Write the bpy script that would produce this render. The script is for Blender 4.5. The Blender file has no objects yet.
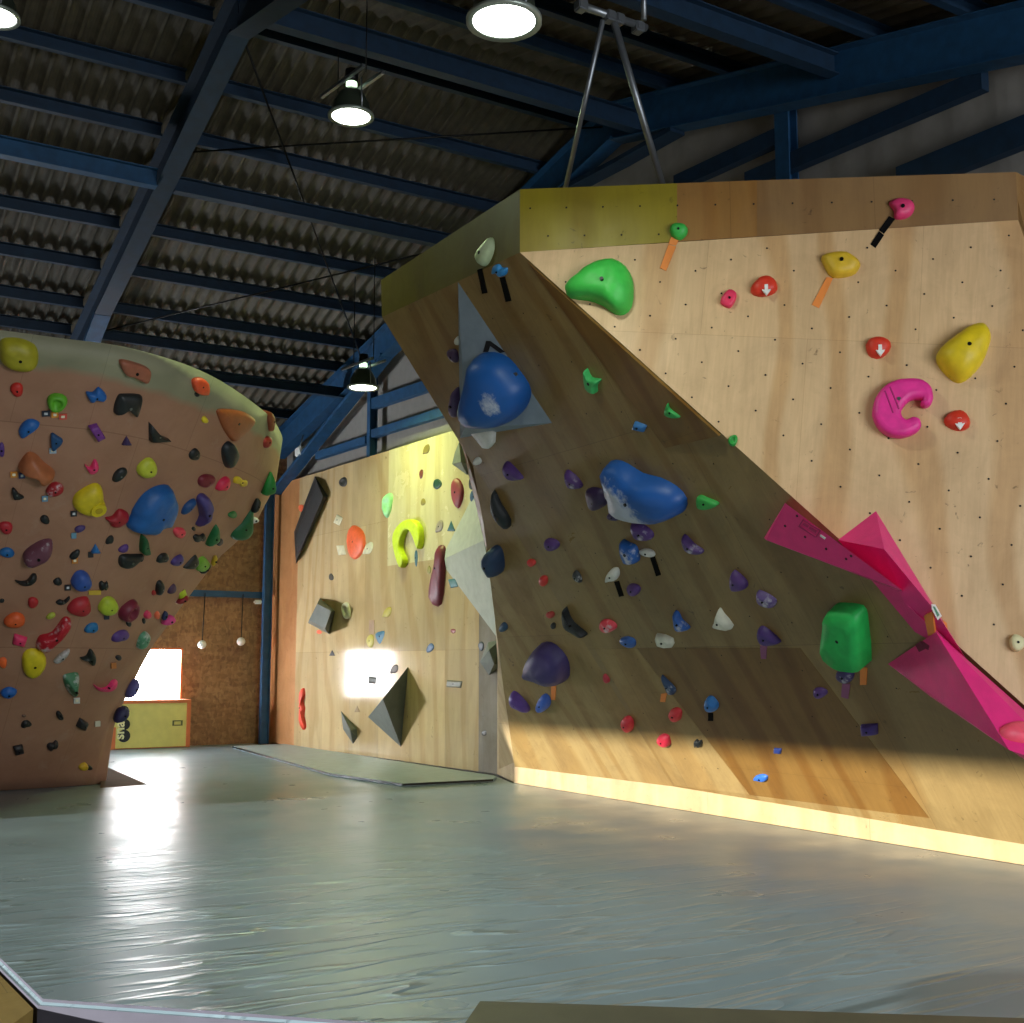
import bpy, bmesh, math, random
from mathutils import Vector as V, Matrix, noise
from mathutils.bvhtree import BVHTree
random.seed(7)
SC = bpy.context.scene
COL = SC.collection
D2R = math.radians
# ------------------------------------------------------------ camera frame
FPX, PIT, YAW = 1195.0, D2R(7.25), D2R(58.5)
EYE = V((0, 0, 1.65))
Fh = V((math.cos(YAW), math.sin(YAW), 0)); RT = V((math.sin(YAW), -math.cos(YAW), 0)); UPZ = V((0, 0, 1))
FW = Fh * math.cos(PIT) + UPZ * math.sin(PIT); UC = UPZ * math.cos(PIT) - Fh * math.sin(PIT)
MZ = 0.35                                            # top of the landing mat
def ray(x, y): return FW + RT * ((x - 512) / FPX) + UC * ((511.5 - y) / FPX)
def on(x, y, p, n):
    v = ray(x, y); n = V(n); return EYE + v * ((V(p) - EYE).dot(n) / v.dot(n))
def onZ(x, y, z): return on(x, y, (0, 0, z), (0, 0, 1))
def onX(x, y, X): return on(x, y, (X, 0, 0), (1, 0, 0))
def onY(x, y, Y): return on(x, y, (0, Y, 0), (0, 1, 0))
def topx(P):
    d = V(P) - EYE; z = d.dot(FW); return (512 + FPX * d.dot(RT) / z, 511.5 - FPX * d.dot(UC) / z)
cd = bpy.data.cameras.new('camera'); cam = bpy.data.objects.new('camera', cd); COL.objects.link(cam)
cd.sensor_fit = 'HORIZONTAL'; cd.sensor_width = 36; cd.lens = 36 * FPX / 1024
cam.location = EYE; cam.rotation_euler = (math.pi / 2 + PIT, 0, YAW - math.pi / 2)
cd.clip_end = 200
SC.camera = cam

# ------------------------------------------------------------ materials
def lin(h):
    if not isinstance(h, str): return tuple(h) + (1,)
    c = [int(h[i:i + 2], 16) / 255 for i in (0, 2, 4)]
    return tuple(x / 12.92 if x < .04045 else ((x + .055) / 1.055) ** 2.4 for x in c) + (1,)
MATS = {}
class N:
    def __init__(s, name):
        s.m = bpy.data.materials.new(name); s.m.use_nodes = True; s.t = s.m.node_tree; s.b = s.t.nodes['Principled BSDF']
    def n(s, kind, **k):
        o = s.t.nodes.new('ShaderNode' + kind)
        for a, v in k.items(): setattr(o, a, v)
        return o
    def l(s, a, b): s.t.links.new(a, b)
    def mix(s, f, a, b, mode='MIX'):
        o = s.n('MixRGB', blend_type=mode)
        for i, v in enumerate((f, a, b)):
            if isinstance(v, (int, float)): o.inputs[i].default_value = v if i == 0 else (v, v, v, 1)
            elif isinstance(v, tuple): o.inputs[i].default_value = v
            else: s.l(v, o.inputs[i])
        return o.outputs[0]
    def ramp(s, src, stops):
        o = s.n('ValToRGB'); e = o.color_ramp.elements
        while len(e) < len(stops): e.new(.5)
        for k, (p, c) in zip(e, stops): k.position = p; k.color = c if len(c) == 4 else c + (1,)
        s.l(src, o.inputs[0]); return o.outputs[0]
    def noise(s, vec, scale, detail=3, dist=0, rough=.5):
        o = s.n('TexNoise'); o.inputs['Scale'].default_value = scale; o.inputs['Detail'].default_value = detail
        o.inputs['Distortion'].default_value = dist; o.inputs['Roughness'].default_value = rough
        if vec is not None: s.l(vec, o.inputs['Vector'])
        return o.outputs['Fac']
    def map(s, src, sc=(1, 1, 1), rot=(0, 0, 0), loc=(0, 0, 0)):
        o = s.n('Mapping'); o.inputs['Scale'].default_value = sc; o.inputs['Rotation'].default_value = rot; o.inputs['Location'].default_value = loc
        s.l(src, o.inputs['Vector']); return o.outputs[0]
    def bump(s, h, strength, dist=.01):
        o = s.n('Bump'); o.inputs['Strength'].default_value = strength; o.inputs['Distance'].default_value = dist
        s.l(h, o.inputs['Height']); s.l(o.outputs[0], s.b.inputs['Normal'])
def plain(name, col, rough=.5, metal=0, var=.12, bump=0, spec=.5, emit=0):
    key = (name, col, rough)
    if key in MATS: return MATS[key]
    k = N(name); c = lin(col)
    co = k.n('TexCoord').outputs['Object']
    f = k.noise(co, 9, 4)
    a = tuple(x * (1 - var) for x in c[:3]) + (1,); b = tuple(min(1, x * (1 + var)) for x in c[:3]) + (1,)
    k.l(k.ramp(f, [(.3, a), (.7, b)]), k.b.inputs['Base Color'])
    k.b.inputs['Roughness'].default_value = rough; k.b.inputs['Metallic'].default_value = metal
    k.b.inputs['Specular IOR Level'].default_value = spec
    if bump: k.bump(k.noise(co, 120, 2), bump, .004)
    if emit:
        k.b.inputs['Emission Color'].default_value = c; k.b.inputs['Emission Strength'].default_value = emit
    MATS[key] = k.m; return k.m
def hold_mat(col, chalk=0, rough=.5):
    key = ('hold', col, chalk)
    if key in MATS: return MATS[key]
    k = N('hold_' + str(col)); c = lin(col); co = k.n('TexCoord').outputs['Object']
    f = k.noise(co, 14, 4)
    base = k.ramp(f, [(.3, tuple(x * .85 for x in c[:3])), (.75, tuple(min(1, x * 1.1) for x in c[:3]))])
    th = {0: .8, 1: .57, 2: .53}[chalk]
    m = k.ramp(k.noise(co, 7, 5, 0, .65), [(th, (0, 0, 0)), (th + .12, (.8, .8, .8))])
    col2 = k.mix(m, base, (.62, .62, .64, 1))
    k.l(col2, k.b.inputs['Base Color']); k.b.inputs['Roughness'].default_value = rough
    k.bump(k.noise(co, 160, 3), .25, .004)
    MATS[key] = k.m; return k.m
def ply(name, col, rough=.35, tone=.12, grain=1.0, pw=.91, ph=1.82, stain=.35, seam=.5, rot=0, dark=None, off=(0, 0), knots=True):
    k = N(name); c = lin(col)[:3]
    uv = k.n('UVMap').outputs[0]
    u = k.map(uv, rot=(0, 0, rot), loc=(off[0], off[1], 0))
    warp = k.noise(u, .9, 3)
    wv = k.n('TexWave', wave_type='BANDS', bands_direction='X'); k.l(k.map(u, (1.0, .3, 1)), wv.inputs['Vector'])
    wv.inputs['Scale'].default_value = .55; wv.inputs['Distortion'].default_value = 26; wv.inputs['Detail'].default_value = 3; wv.inputs['Detail Scale'].default_value = .7
    fine = k.noise(k.map(u, (11, .8, 1)), 3, 5, 1.2)
    mid = k.noise(k.map(u, (3.2, .7, 1)), 1.6, 4, .8)
    g1 = k.ramp(wv.outputs['Color'], [(.1, (c[0] * (1 - .1 * grain), c[1] * (1 - .17 * grain), c[2] * (1 - .26 * grain))), (.45, tuple(min(1, x * 1.03) for x in c))])
    g2 = k.mix(min(1, .3 * grain), g1, k.ramp(fine, [(.3, (.74, .7, .64)), (.7, (1.02, 1.02, 1.02))]), 'MULTIPLY')
    g3 = k.mix(.55, g2, k.ramp(mid, [(.3, (.78, .74, .68)), (.7, (1.06, 1.05, 1.02))]), 'MULTIPLY')
    br = k.n('TexBrick'); k.l(u, br.inputs['Vector']); br.offset = .5; br.offset_frequency = 2
    br.inputs['Scale'].default_value = 1; br.inputs['Brick Width'].default_value = ph if False else pw; br.inputs['Row Height'].default_value = ph
    br.inputs['Mortar Size'].default_value = .0022; br.inputs['Mortar Smooth'].default_value = 0; br.inputs['Bias'].default_value = 0
    br.inputs['Color1'].default_value = (1 - tone,) * 3 + (1,); br.inputs['Color2'].default_value = (1.0, .98, .94, 1)
    sm = 1 - seam; br.inputs['Mortar'].default_value = (sm, sm * .95, sm * .9, 1)
    g4 = k.mix(1, g3, br.outputs['Color'], 'MULTIPLY')
    st = k.noise(uv, 2.6, 6, .6, .7)
    g5 = k.mix(stain, g4, k.ramp(st, [(.3, (.6, .58, .55)), (.55, (1, 1, 1)), (.8, (1.08, 1.07, 1.05))]), 'MULTIPLY')
    # scuffs and rubber marks
    sc = k.noise(k.map(uv, (1, 1, 1), (0, 0, .5)), 11, 5, 1.5, .6)
    g6 = k.mix(1, g5, k.ramp(sc, [(.26, (.45, .43, .4)), (.34, (1, 1, 1))]), 'MULTIPLY')
    k.l(g6, k.b.inputs['Base Color'])
    k.l(k.ramp(st, [(.3, (min(1, rough * 1.5),) * 3), (.7, (rough,) * 3)]), k.b.inputs['Roughness'])
    k.bump(fine, .06, .001)
    MATS[name] = k.m; return k.m
def osb_mat():
    k = N('osb'); uv = k.n('UVMap').outputs[0]
    vo = k.n('TexVoronoi'); vo.inputs['Scale'].default_value = 26; k.l(k.map(uv, (1, .55, 1), (0, 0, .4)), vo.inputs['Vector'])
    vo2 = k.n('TexVoronoi'); vo2.inputs['Scale'].default_value = 17; k.l(k.map(uv, (.5, 1.2, 1), (0, 0, 1.1)), vo2.inputs['Vector'])
    sep = k.n('SeparateColor'); k.l(vo.outputs['Color'], sep.inputs[0]); sep2 = k.n('SeparateColor'); k.l(vo2.outputs['Color'], sep2.inputs[0])
    a = k.ramp(sep.outputs[0], [(0, lin('855c3c')), (.5, lin('9f7246')), (1, lin('b98c5e'))])
    b = k.ramp(sep2.outputs[0], [(0, lin('7a5434')), (1, lin('ac8254'))])
    c = k.mix(.45, a, b)
    c = k.mix(.6, c, k.ramp(k.noise(uv, 1.5, 4), [(.3, (.72, .68, .64)), (.7, (1.05, 1.03, 1))]), 'MULTIPLY')
    k.l(c, k.b.inputs['Base Color']); k.b.inputs['Roughness'].default_value = .55; k.bump(sep.outputs[0], .3, .004)
    return k.m
def orange_wall_mat():
    k = N('painted_board'); co = k.n('TexCoord').outputs['Object']; uv = k.n('UVMap').outputs[0]
    sp = k.n('SeparateXYZ'); k.l(co, sp.inputs[0])
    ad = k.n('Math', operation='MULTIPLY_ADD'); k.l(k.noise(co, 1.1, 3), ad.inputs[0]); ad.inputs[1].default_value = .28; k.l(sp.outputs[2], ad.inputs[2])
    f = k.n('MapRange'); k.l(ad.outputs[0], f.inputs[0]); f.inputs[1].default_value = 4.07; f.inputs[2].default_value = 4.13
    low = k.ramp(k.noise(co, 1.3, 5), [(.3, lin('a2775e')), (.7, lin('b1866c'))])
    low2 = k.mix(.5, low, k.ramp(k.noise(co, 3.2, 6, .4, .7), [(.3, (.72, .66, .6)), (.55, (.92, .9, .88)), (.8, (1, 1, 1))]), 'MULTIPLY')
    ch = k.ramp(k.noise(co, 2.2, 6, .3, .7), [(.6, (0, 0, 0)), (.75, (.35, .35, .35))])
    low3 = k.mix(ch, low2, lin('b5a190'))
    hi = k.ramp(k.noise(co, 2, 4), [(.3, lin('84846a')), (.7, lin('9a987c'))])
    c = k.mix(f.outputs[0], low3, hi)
    br = k.n('TexBrick'); k.l(uv, br.inputs['Vector']); br.inputs['Scale'].default_value = 1; br.inputs['Brick Width'].default_value = 1.5; br.inputs['Row Height'].default_value = 1.8
    br.inputs['Mortar Size'].default_value = .004; br.inputs['Color1'].default_value = (1, 1, 1, 1); br.inputs['Color2'].default_value = (.93, .93, .93, 1); br.inputs['Mortar'].default_value = (.72, .7, .68, 1)
    c = k.mix(1, c, br.outputs['Color'], 'MULTIPLY')
    k.l(c, k.b.inputs['Base Color']); k.b.inputs['Roughness'].default_value = .62; k.bump(k.noise(co, 60, 3), .15, .003)
    return k.m
def mat_vinyl():
    k = N('vinyl'); co = k.n('TexCoord').outputs['Object']
    c = k.ramp(k.noise(co, .55, 4), [(.3, lin('748892')), (.7, lin('80939e'))])
    c = k.mix(.35, c, k.ramp(k.noise(k.map(co, (1, 2.2, 1), (0, 0, .3)), 1.2, 6, .5, .65), [(.3, (.8, .82, .8)), (.7, (1.08, 1.08, 1.08))]), 'MULTIPLY')
    k.l(c, k.b.inputs['Base Color'])
    k.l(k.ramp(k.noise(co, 2.2, 4), [(.3, (.27,) * 3), (.7, (.40,) * 3)]), k.b.inputs['Roughness'])
    k.b.inputs['Specular IOR Level'].default_value = .55
    # creases of the stretched cover, strongest toward the front-left corner
    rn = k.noise(k.map(co, (.45, 3.0, 1), (0, 0, D2R(17))), 2.0, 2, .5)
    w1 = k.ramp(rn, [(.44, (0, 0, 0)), (.5, (1, 1, 1)), (.56, (0, 0, 0))])
    sp = k.n('SeparateXYZ'); k.l(k.map(co, (1, 1, 1), (0, 0, D2R(-31.5))), sp.inputs[0])
    dist = k.n('VectorMath', operation='DISTANCE'); k.l(co, dist.inputs[0]); dist.inputs[1].default_value = (1.6, 5.4, .35)
    mr = k.n('MapRange'); k.l(dist.outputs['Value'], mr.inputs[0]); mr.inputs[1].default_value = .6; mr.inputs[2].default_value = 4.2; mr.inputs[3].default_value = 1; mr.inputs[4].default_value = .0
    big = k.noise(k.map(co, (.5, 1.8, 1), (0, 0, D2R(17))), 1.3, 3, .6)
    mul = k.mix(1, w1, mr.outputs[0], 'MULTIPLY')
    hgt = k.mix(.35, mul, big)
    k.bump(hgt, .8, .02)
    return k.m
M = {}
M['br'] = ply('ply_pale', 'dcbb90', .42, .05, 1.25, 1.4, 2.4, .3, .18, rot=.1)
M['fasA'] = ply('ply_band_olive', '96881f', .38, .05, .8, 2.5, 3, .25, .3)
M['fasB'] = ply('ply_band_amber', '9a7038', .38, .05, .8, 2.5, 3, .25, .3)
M['fas'] = ply('ply_band', '937146', .38, .12, .8, .95, 3, .25, .3)
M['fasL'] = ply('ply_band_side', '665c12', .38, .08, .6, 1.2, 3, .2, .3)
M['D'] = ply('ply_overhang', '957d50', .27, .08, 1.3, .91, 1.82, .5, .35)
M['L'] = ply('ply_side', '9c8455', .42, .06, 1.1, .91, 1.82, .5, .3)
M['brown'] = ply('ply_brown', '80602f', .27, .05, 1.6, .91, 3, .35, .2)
M['brown2'] = ply('ply_brown_dull', '9a7646', .36, .05, 1.2, 2, 3, .4, .2)
M['kick'] = ply('ply_kick', 'b8a078', .45, .08, .5, 1.82, .9, .4, .4)
M['M'] = ply('ply_far', 'cab48c', .1, .2, .7, .91, 1.82, .15, .35)
M['Mg'] = ply('ply_grey', '7d7466', .6, .04, .7, .91, 1.82, .3, .3)
M['Myel'] = ply('ply_varnished', 'cfc6a0', .2, .03, .7, 2.5, 3, .1, .2)
M['osb'] = osb_mat()
M['osb2'] = ply('strand_board_amber', 'b98250', .5, .02, .6, 3, 5, .3, .1)
M['LB'] = orange_wall_mat()
M['mat'] = mat_vinyl()
M['pad'] = plain('pad_cover', '98a6ac', .42, bump=.1)
M['steel'] = plain('blue_steel', '1d4a70', .55, 0, .2)
M['steel2'] = plain('blue_steel_dark', '102c44', .6, 0, .2)
M['roof'] = plain('roof_sheet', '4c463a', .75, 0, .2)
M['sid'] = plain('pale_siding', '8e8a84', .7, 0, .06)
M['galv'] = plain('galvanised', '8f9499', .4, .8, .1)
M['dark'] = plain('dark_bolt', '141414', .4, .6)
M['bolt'] = plain('steel_bolt', '8a8a8a', .35, .9)
M['hole'] = plain('hole_shadow', '1d1712', .8)
M['floor'] = ply('floor_board', '8a7236', .6, .1, .6, 1.8, .9, .4, .4)
M['white'] = plain('white_plastic', 'e6e6e2', .4)
M['blackt'] = plain('black_tape', '0c0c0c', .9, spec=.1)
M['oranget'] = plain('orange_tape', 'e0843a', .6)
M['pinkt'] = plain('purple_tape', '8a4f74', .6)
M['benchm'] = plain('dark_wood', '4c4a38', .5, bump=.1)
M['volgrey'] = plain('grey_volume', '62665f', .75, 0, .1, .5)
M['volpale'] = plain('pale_grey_volume', 'a4a699', .75, 0, .08, .5)
M['voldark'] = plain('charcoal_volume', '2c2c2c', .6, 0, .1, .5)
M['volblue'] = plain('blue_grey_volume', '7d8a96', .6, 0, .1, .5)
M['pink'] = plain('pink_volume', 'e42a7c', .42, 0, .08, .4)
M['ybox'] = plain('yellow_board', 'e0d478', .5, 0, .05)
M['oframe'] = plain('orange_frame', 'd8743f', .5, 0, .08)
M['black'] = plain('black_paint', '0c0c10', .5)
M['wall'] = plain('hall_wall', '8e8a84', .8)

# ------------------------------------------------------------ mesh helpers
def props(o, label=None, cat=None, group=None, kind=None):
    if label: o['label'] = label
    if cat: o['category'] = cat
    if group: o['group'] = group
    if kind: o['kind'] = kind
    return o
def link(name, bm, mat, parent=None, smooth=False, loc=None):
    me = bpy.data.meshes.new(name)
    if loc is not None: bmesh.ops.translate(bm, verts=bm.verts, vec=-V(loc))
    bm.to_mesh(me); bm.free()
    for m in (mat if isinstance(mat, (list, tuple)) else [mat]): me.materials.append(m)
    if smooth:
        for p in me.polygons: p.use_smooth = True
    o = bpy.data.objects.new(name, me); COL.objects.link(o)
    if loc is not None: o.location = loc
    if parent:
        o.parent = parent
        o.matrix_parent_inverse = Matrix.Translation(parent.location).inverted() if loc is None or parent.type else o.matrix_parent_inverse
    return o
def empty(name, loc, **k):
    o = bpy.data.objects.new(name, None); COL.objects.link(o); o.location = loc; o.empty_display_size = .2
    props(o, **k); return o
def uvbasis(n, rotz=None):
    n = n.normalized()
    u = V((0, 0, 1)).cross(n)
    if u.length < .05: u = V((1, 0, 0))
    u.normalize(); return u, n.cross(u)
def set_uv(bm, basis=None):
    uvl = bm.loops.layers.uv.verify()
    for f in bm.faces:
        f.normal_update(); u, v = basis or uvbasis(f.normal)
        for l in f.loops: l[uvl].uv = (l.vert.co.dot(u), l.vert.co.dot(v))
def slab(pts, thick, basis_face=True, bm=None, n=None):
    """a board: front outline PTS, extruded THICK away from the viewer side"""
    bm = bm or bmesh.new(); pts = [V(p) for p in pts]
    if n is None:
        n = V((0, 0, 0)); c = sum(pts, V()) / len(pts)
        for a, b in zip(pts, pts[1:] + pts[:1]): n += (a - c).cross(b - c)
        n.normalize()
        if n.dot(EYE - c) < 0: n = -n
    fr = [bm.verts.new(p) for p in pts]; bk = [bm.verts.new(p - n * thick) for p in pts]
    f = bm.faces.new(fr); bm.faces.new(bk[::-1])
    for i in range(len(fr)):
        j = (i + 1) % len(fr); bm.faces.new((fr[j], fr[i], bk[i], bk[j]))
    bmesh.ops.recalc_face_normals(bm, faces=bm.faces)
    set_uv(bm, uvbasis(n)); return bm
def board(name, pts, thick, mat, parent=None, **k):
    return link(name, slab(pts, thick, **k), mat, parent)
def box(bm, a, b):
    a = V(a); b = V(b); c = (a + b) / 2; s = b - a
    r = bmesh.ops.create_cube(bm, size=1, matrix=Matrix.Translation(c) @ Matrix.Diagonal((abs(s.x), abs(s.y), abs(s.z), 1)))
    return r
def boxo(name, a, b, mat, parent=None, **k):
    bm = bmesh.new(); box(bm, a, b); set_uv(bm); o = link(name, bm, mat, parent); props(o, **k); return o
def beam(bm, a, b, w, h, upv=(0, 0, 1), kind='box', fl=.012):
    """beam from a to b; h along upv, w across. kind I = flanges and web, C = lipped channel"""
    a = V(a); b = V(b); d = (b - a).normalized(); s = d.cross(V(upv)).normalized(); u = s.cross(d).normalized()
    def prism(x0, x1, y0, y1):
        vs = []
        for p in (a, b):
            for (x, y) in ((x0, y0), (x1, y0), (x1, y1), (x0, y1)): vs.append(bm.verts.new(p + s * x + u * y))
        for q in ((0, 1, 2, 3), (7, 6, 5, 4)): bm.faces.new([vs[i] for i in q])
        for i in range(4):
            j = (i + 1) % 4; bm.faces.new((vs[i], vs[i + 4], vs[j + 4], vs[j]))
    if kind == 'I':
        prism(-w / 2, w / 2, -h / 2, -h / 2 + fl); prism(-w / 2, w / 2, h / 2 - fl, h / 2); prism(-fl / 2, fl / 2, -h / 2 + fl, h / 2 - fl)
    elif kind == 'C':
        prism(-w / 2, -w / 2 + .008, -h / 2, h / 2); prism(-w / 2 + .008, w / 2, -h / 2, -h / 2 + .008); prism(-w / 2 + .008, w / 2, h / 2 - .008, h / 2)
        prism(w / 2 - .008, w / 2, -h / 2 + .008, -h / 2 + .03)
    else: prism(-w / 2, w / 2, -h / 2, h / 2)
    bmesh.ops.recalc_face_normals(bm, faces=bm.faces)
def beamo(name, a, b, w, h, mat, parent=None, kind='box', upv=(0, 0, 1), **k):
    bm = bmesh.new(); beam(bm, a, b, w, h, upv, kind); o = link(name, bm, mat, parent); props(o, **k); return o
def tube(bm, a, b, r, seg=10, r2=None, caps=True):
    a = V(a); b = V(b); d = b - a
    q = V((0, 0, 1)).rotation_difference(d.normalized()).to_matrix().to_4x4()
    bmesh.ops.create_cone(bm, cap_ends=caps, segments=seg, radius1=r, radius2=r if r2 is None else r2, depth=d.length, matrix=Matrix.Translation((a + b) / 2) @ q)
def tubeo(name, a, b, r, mat, parent=None, seg=10, **k):
    bm = bmesh.new(); tube(bm, a, b, r, seg); o = link(name, bm, mat, parent, True); props(o, **k); return o

# ------------------------------------------------------------ the hall
XW0, XW1, YW0, YW1 = -7.5, 8.3, -5.0, 19.25
boxo('floor', (XW0, YW0, -.1), (XW1 + .2, YW1 + .2, 0), M['floor'], kind='structure')
# back wall with a small window
wx0, wx1, wz0, wz1 = 4.6, 5.6, 1.07, 1.9
YB = YW1
def wall_rects(name, rects, mat, axis='Y', pos=0, th=.15):
    bm = bmesh.new()
    for (a0, a1, z0, z1) in rects:
        if axis == 'Y': box(bm, (a0, pos, z0), (a1, pos + th, z1))
        else: box(bm, (pos, a0, z0), (pos + th, a1, z1))
    bmesh.ops.remove_doubles(bm, verts=bm.verts, dist=1e-5); set_uv(bm)
    o = link(name, bm, mat); props(o, kind='structure'); return o
wall_rects('wall_back', [(XW0, wx0, 0, 5.85), (wx1, XW1, 0, 5.85), (wx0, wx1, 0, wz0), (wx0, wx1, wz1, 5.85)], M['osb'], 'Y', YB)
wn = N('window_glow'); wn.b.inputs['Base Color'].default_value = (.9, .93, 1, 1); wn.b.inputs['Emission Color'].default_value = (.93, .97, 1, 1); wn.b.inputs['Emission Strength'].default_value = 26
o = boxo('window_1', (wx0, YB + .08, wz0), (wx1, YB + .1, wz1), wn.m, kind='structure')
bm = bmesh.new()
for a, b in (((wx0, YB + .0, wz1 - .03), (wx1, YB + .12, wz1)), ((wx1 - .03, YB, wz0), (wx1, YB + .12, wz1 - .03)), ((wx0, YB, wz0), (wx0 + .03, YB + .12, wz1 - .03)), ((wx0 + .03, YB - .06, wz0 - .0), (wx1 - .03, YB + .12, wz0 + .02))): box(bm, a, b)
link('window_frame', bm, M['oframe'], o)
# left wall with a wide low doorway, wall behind the viewer with a tall opening
DH = 2.42
wall_rects('wall_left', [(YW0, -.5, 0, 8.2), (10.5, YW1, 0, 8.2), (-.5, 10.5, DH, 8.2)], M['wall'], 'X', XW0 - .15)
wall_rects('wall_front', [(XW0, 0, 0, 8), (0, XW1, 4.6, 8), (XW1 - .3, XW1, 0, 4.6)], M['wall'], 'Y', YW0 - .15)
# roof profile
YR, ZR = 10.1, 7.35
def rz(Y, h=0): return ZR + h - (.262 * (Y - YR) if Y > YR else .235 * (YR - Y))
# corrugated ceiling
bm = bmesh.new(); pitch = .17; nx = int((XW1 + .4 - XW0) / pitch * 6)
Ys = [YW1 + .2, YR, YW0]
prev = None
for i in range(nx + 1):
    x = XW0 - .1 + i * pitch / 6; ph = (i % 6) / 6.0
    dz = [0, .0, .035, .045, .045, .03][i % 6]
    row = [bm.verts.new((x, y, rz(y, .60) + dz)) for y in Ys] + [bm.verts.new((x, y, rz(y, .60) + dz + .01)) for y in Ys]
    if prev:
        for k in (0, 1): bm.faces.new((prev[k], row[k], row[k + 1], prev[k + 1])); bm.faces.new((prev[k + 3], prev[k + 4], row[k + 4], row[k + 3]))
    prev = row
o = link('ceiling', bm, M['roof']); props(o, kind='structure')
# gable end wall (right), pale corrugated siding, parallel to the end frame
FA, FB = V((6.97, 19.0, 0)), V((7.52, 10.0, 0)); FD = (FB - FA).normalized()
def f2(Y, off=0): t = (19.0 - Y) / 9.0; return FA.x + (FB.x - FA.x) * t + off
bm = bmesh.new(); prev = None; n = int(26 / .1)
for i in range(n + 1):
    y = YW1 + .1 - i * .1
    if y < YW0: break
    dx = .006 if (i // 2) % 2 else 0
    v = [bm.verts.new((f2(y, .32) + dx, y, 0)), bm.verts.new((f2(y, .32) + dx, y, rz(y, .58))), bm.verts.new((f2(y, .45), y, 0)), bm.verts.new((f2(y, .45), y, rz(y, .58)))]
    if prev: bm.faces.new((prev[0], prev[1], v[1], v[0])); bm.faces.new((prev[2], v[2], v[3], prev[3]))
    prev = v
o = link('wall_right', bm, M['sid']); props(o, kind='structure')

# ------------------------------------------------------------ steel frame
def frame(name, xf, label, off=0, depth=.42):
    e = empty(name, (xf(10.0), 10.0, 0), label=label, cat='steel frame')
    W = .2
    for nm, y0, y1 in (('rafter', 18.9, YR), ('rafter', YR, YW0 + .1)):
        a = V((xf(y0), y0, rz(y0, depth / 2))); b = V((xf(y1), y1, rz(y1, depth / 2)))
        beamo(nm, a, b, W, depth, M['steel'] if off else M['steel2'], e, 'I')
    # haunches
    bm = bmesh.new()
    for y0, y1 in ((18.95, 15.2),):
        a = V((xf(y0), y0, rz(y0) - .55)); b = V((xf(y1), y1, rz(y1) + .02)); beam(bm, a, b, W, .06)
    link('haunch', bm, M['steel'], e)
    bm = bmesh.new()
    for s in (1, -1):
        a = V((xf(YR + s * 1.0), YR + s * 1.0, rz(YR + s * 1.0) - .02)); b = V((xf(YR + s * .1), YR + s * .1, ZR - .28)); beam(bm, a, b, W, .05)
    beam(bm, V((xf(YR + .15), YR + .15, ZR - .28)), V((xf(YR - .15), YR - .15, ZR - .28)), W, .05)
    if off: link('ridge_haunch', bm, M['steel2'], e)
    else: bm.free()
    beamo('column', (xf(18.95) - .1, 18.95, MZ + .004), (xf(18.95) - .1, 18.95, rz(18.95) + .2), .1, .14, M['steel'], e, 'I', upv=(1, 0, 0))
    return e
frame('steel_frame', lambda y: 3.25, 'dark blue steel rafter frame crossing the roof above the orange wall')
frame('steel_frame', lambda y: f2(y), 'blue steel end frame with column standing beside the plywood wall', 1)
frame('steel_frame', lambda y: -1.15, 'dark blue steel rafter frame over the far left bay')
# purlins per bay
py = [10.55, 11.42, 12.28, 13.15, 14.03, 14.95, 15.88, 16.6, 17.35, 18.3]
ordn = ['first', 'second', 'third', 'fourth', 'fifth', 'sixth', 'seventh', 'eighth', 'ninth', 'tenth']
for bi, (xa, xb, bay) in enumerate(((3.35, None, 'bay between the two blue frames'), (-7.4, 3.15, 'bay left of the long rafter'))):
    for i, y in enumerate(py):
        x2 = xb if xb else f2(y, .3)
        beamo('roof_purlin', (xa, y, rz(y, .5)), (x2, y, rz(y, .5)), .07, .15, M['steel2'], kind='C',
              label=ordn[i] + ' thin blue roof purlin below the ridge, ' + bay, cat='purlin', group='purlins under the far roof slope, ' + bay)
    for i, y in enumerate([9.2, 8.3, 7.5, 6.6, 5.7, 4.8]):
        if bi: continue
        x2 = xb if xb else f2(y, .3)
        beamo('roof_purlin', (xa, y, rz(y, .5)), (x2, y, rz(y, .5)), .07, .15, M['steel2'], kind='C',
              label=ordn[i] + ' blue purlin on the near roof slope above the pale plywood', cat='purlin', group='purlins under the near roof slope')
for y, h, sz, lb in ((12.45, .05, .2, 'blue roof strut crossing the ceiling midway down the slope'), (16.5, .05, .17, 'blue roof strut low over the round orange wall'),
                 (9.67, .15, .26, 'thick blue ridge strut crossing above the hanging lamps'), (7.07, .29, .24, 'thick blue strut running to the frame behind the hoist bar')):
    beamo('roof_strut', (3.35, y, rz(y, h)), (f2(y), y, rz(y, h)), .12, sz * .85, M['steel2'], kind='I', label=lb, cat='roof strut')
for y, h, lb in ((12.42, .05, 'blue roof strut in the bay left of the long rafter'),):
    beamo('roof_strut', (-1.05, y, rz(y, h)), (3.15, y, rz(y, h)), .12, .2, M['steel'], kind='I', label=lb, cat='roof strut')
# thin cross bracing rods
for a, b, lb in (((3.3, 10.3), (7.4, 16.3), 'thin dark brace rod running from ridge down behind the lamps'), ((3.3, 16.3), (7.45, 12.5), 'thin dark brace rod crossing the lower roof bay'), ((3.3, 12.3), (7.5, 10.3), 'thin dark brace rod crossing the upper roof bay')):
    tubeo('brace_rod', (a[0], a[1], rz(a[1], .3)), (b[0], b[1], rz(b[1], .3)), .012, M['dark'], seg=6, label=lb, cat='brace rod')
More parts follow.
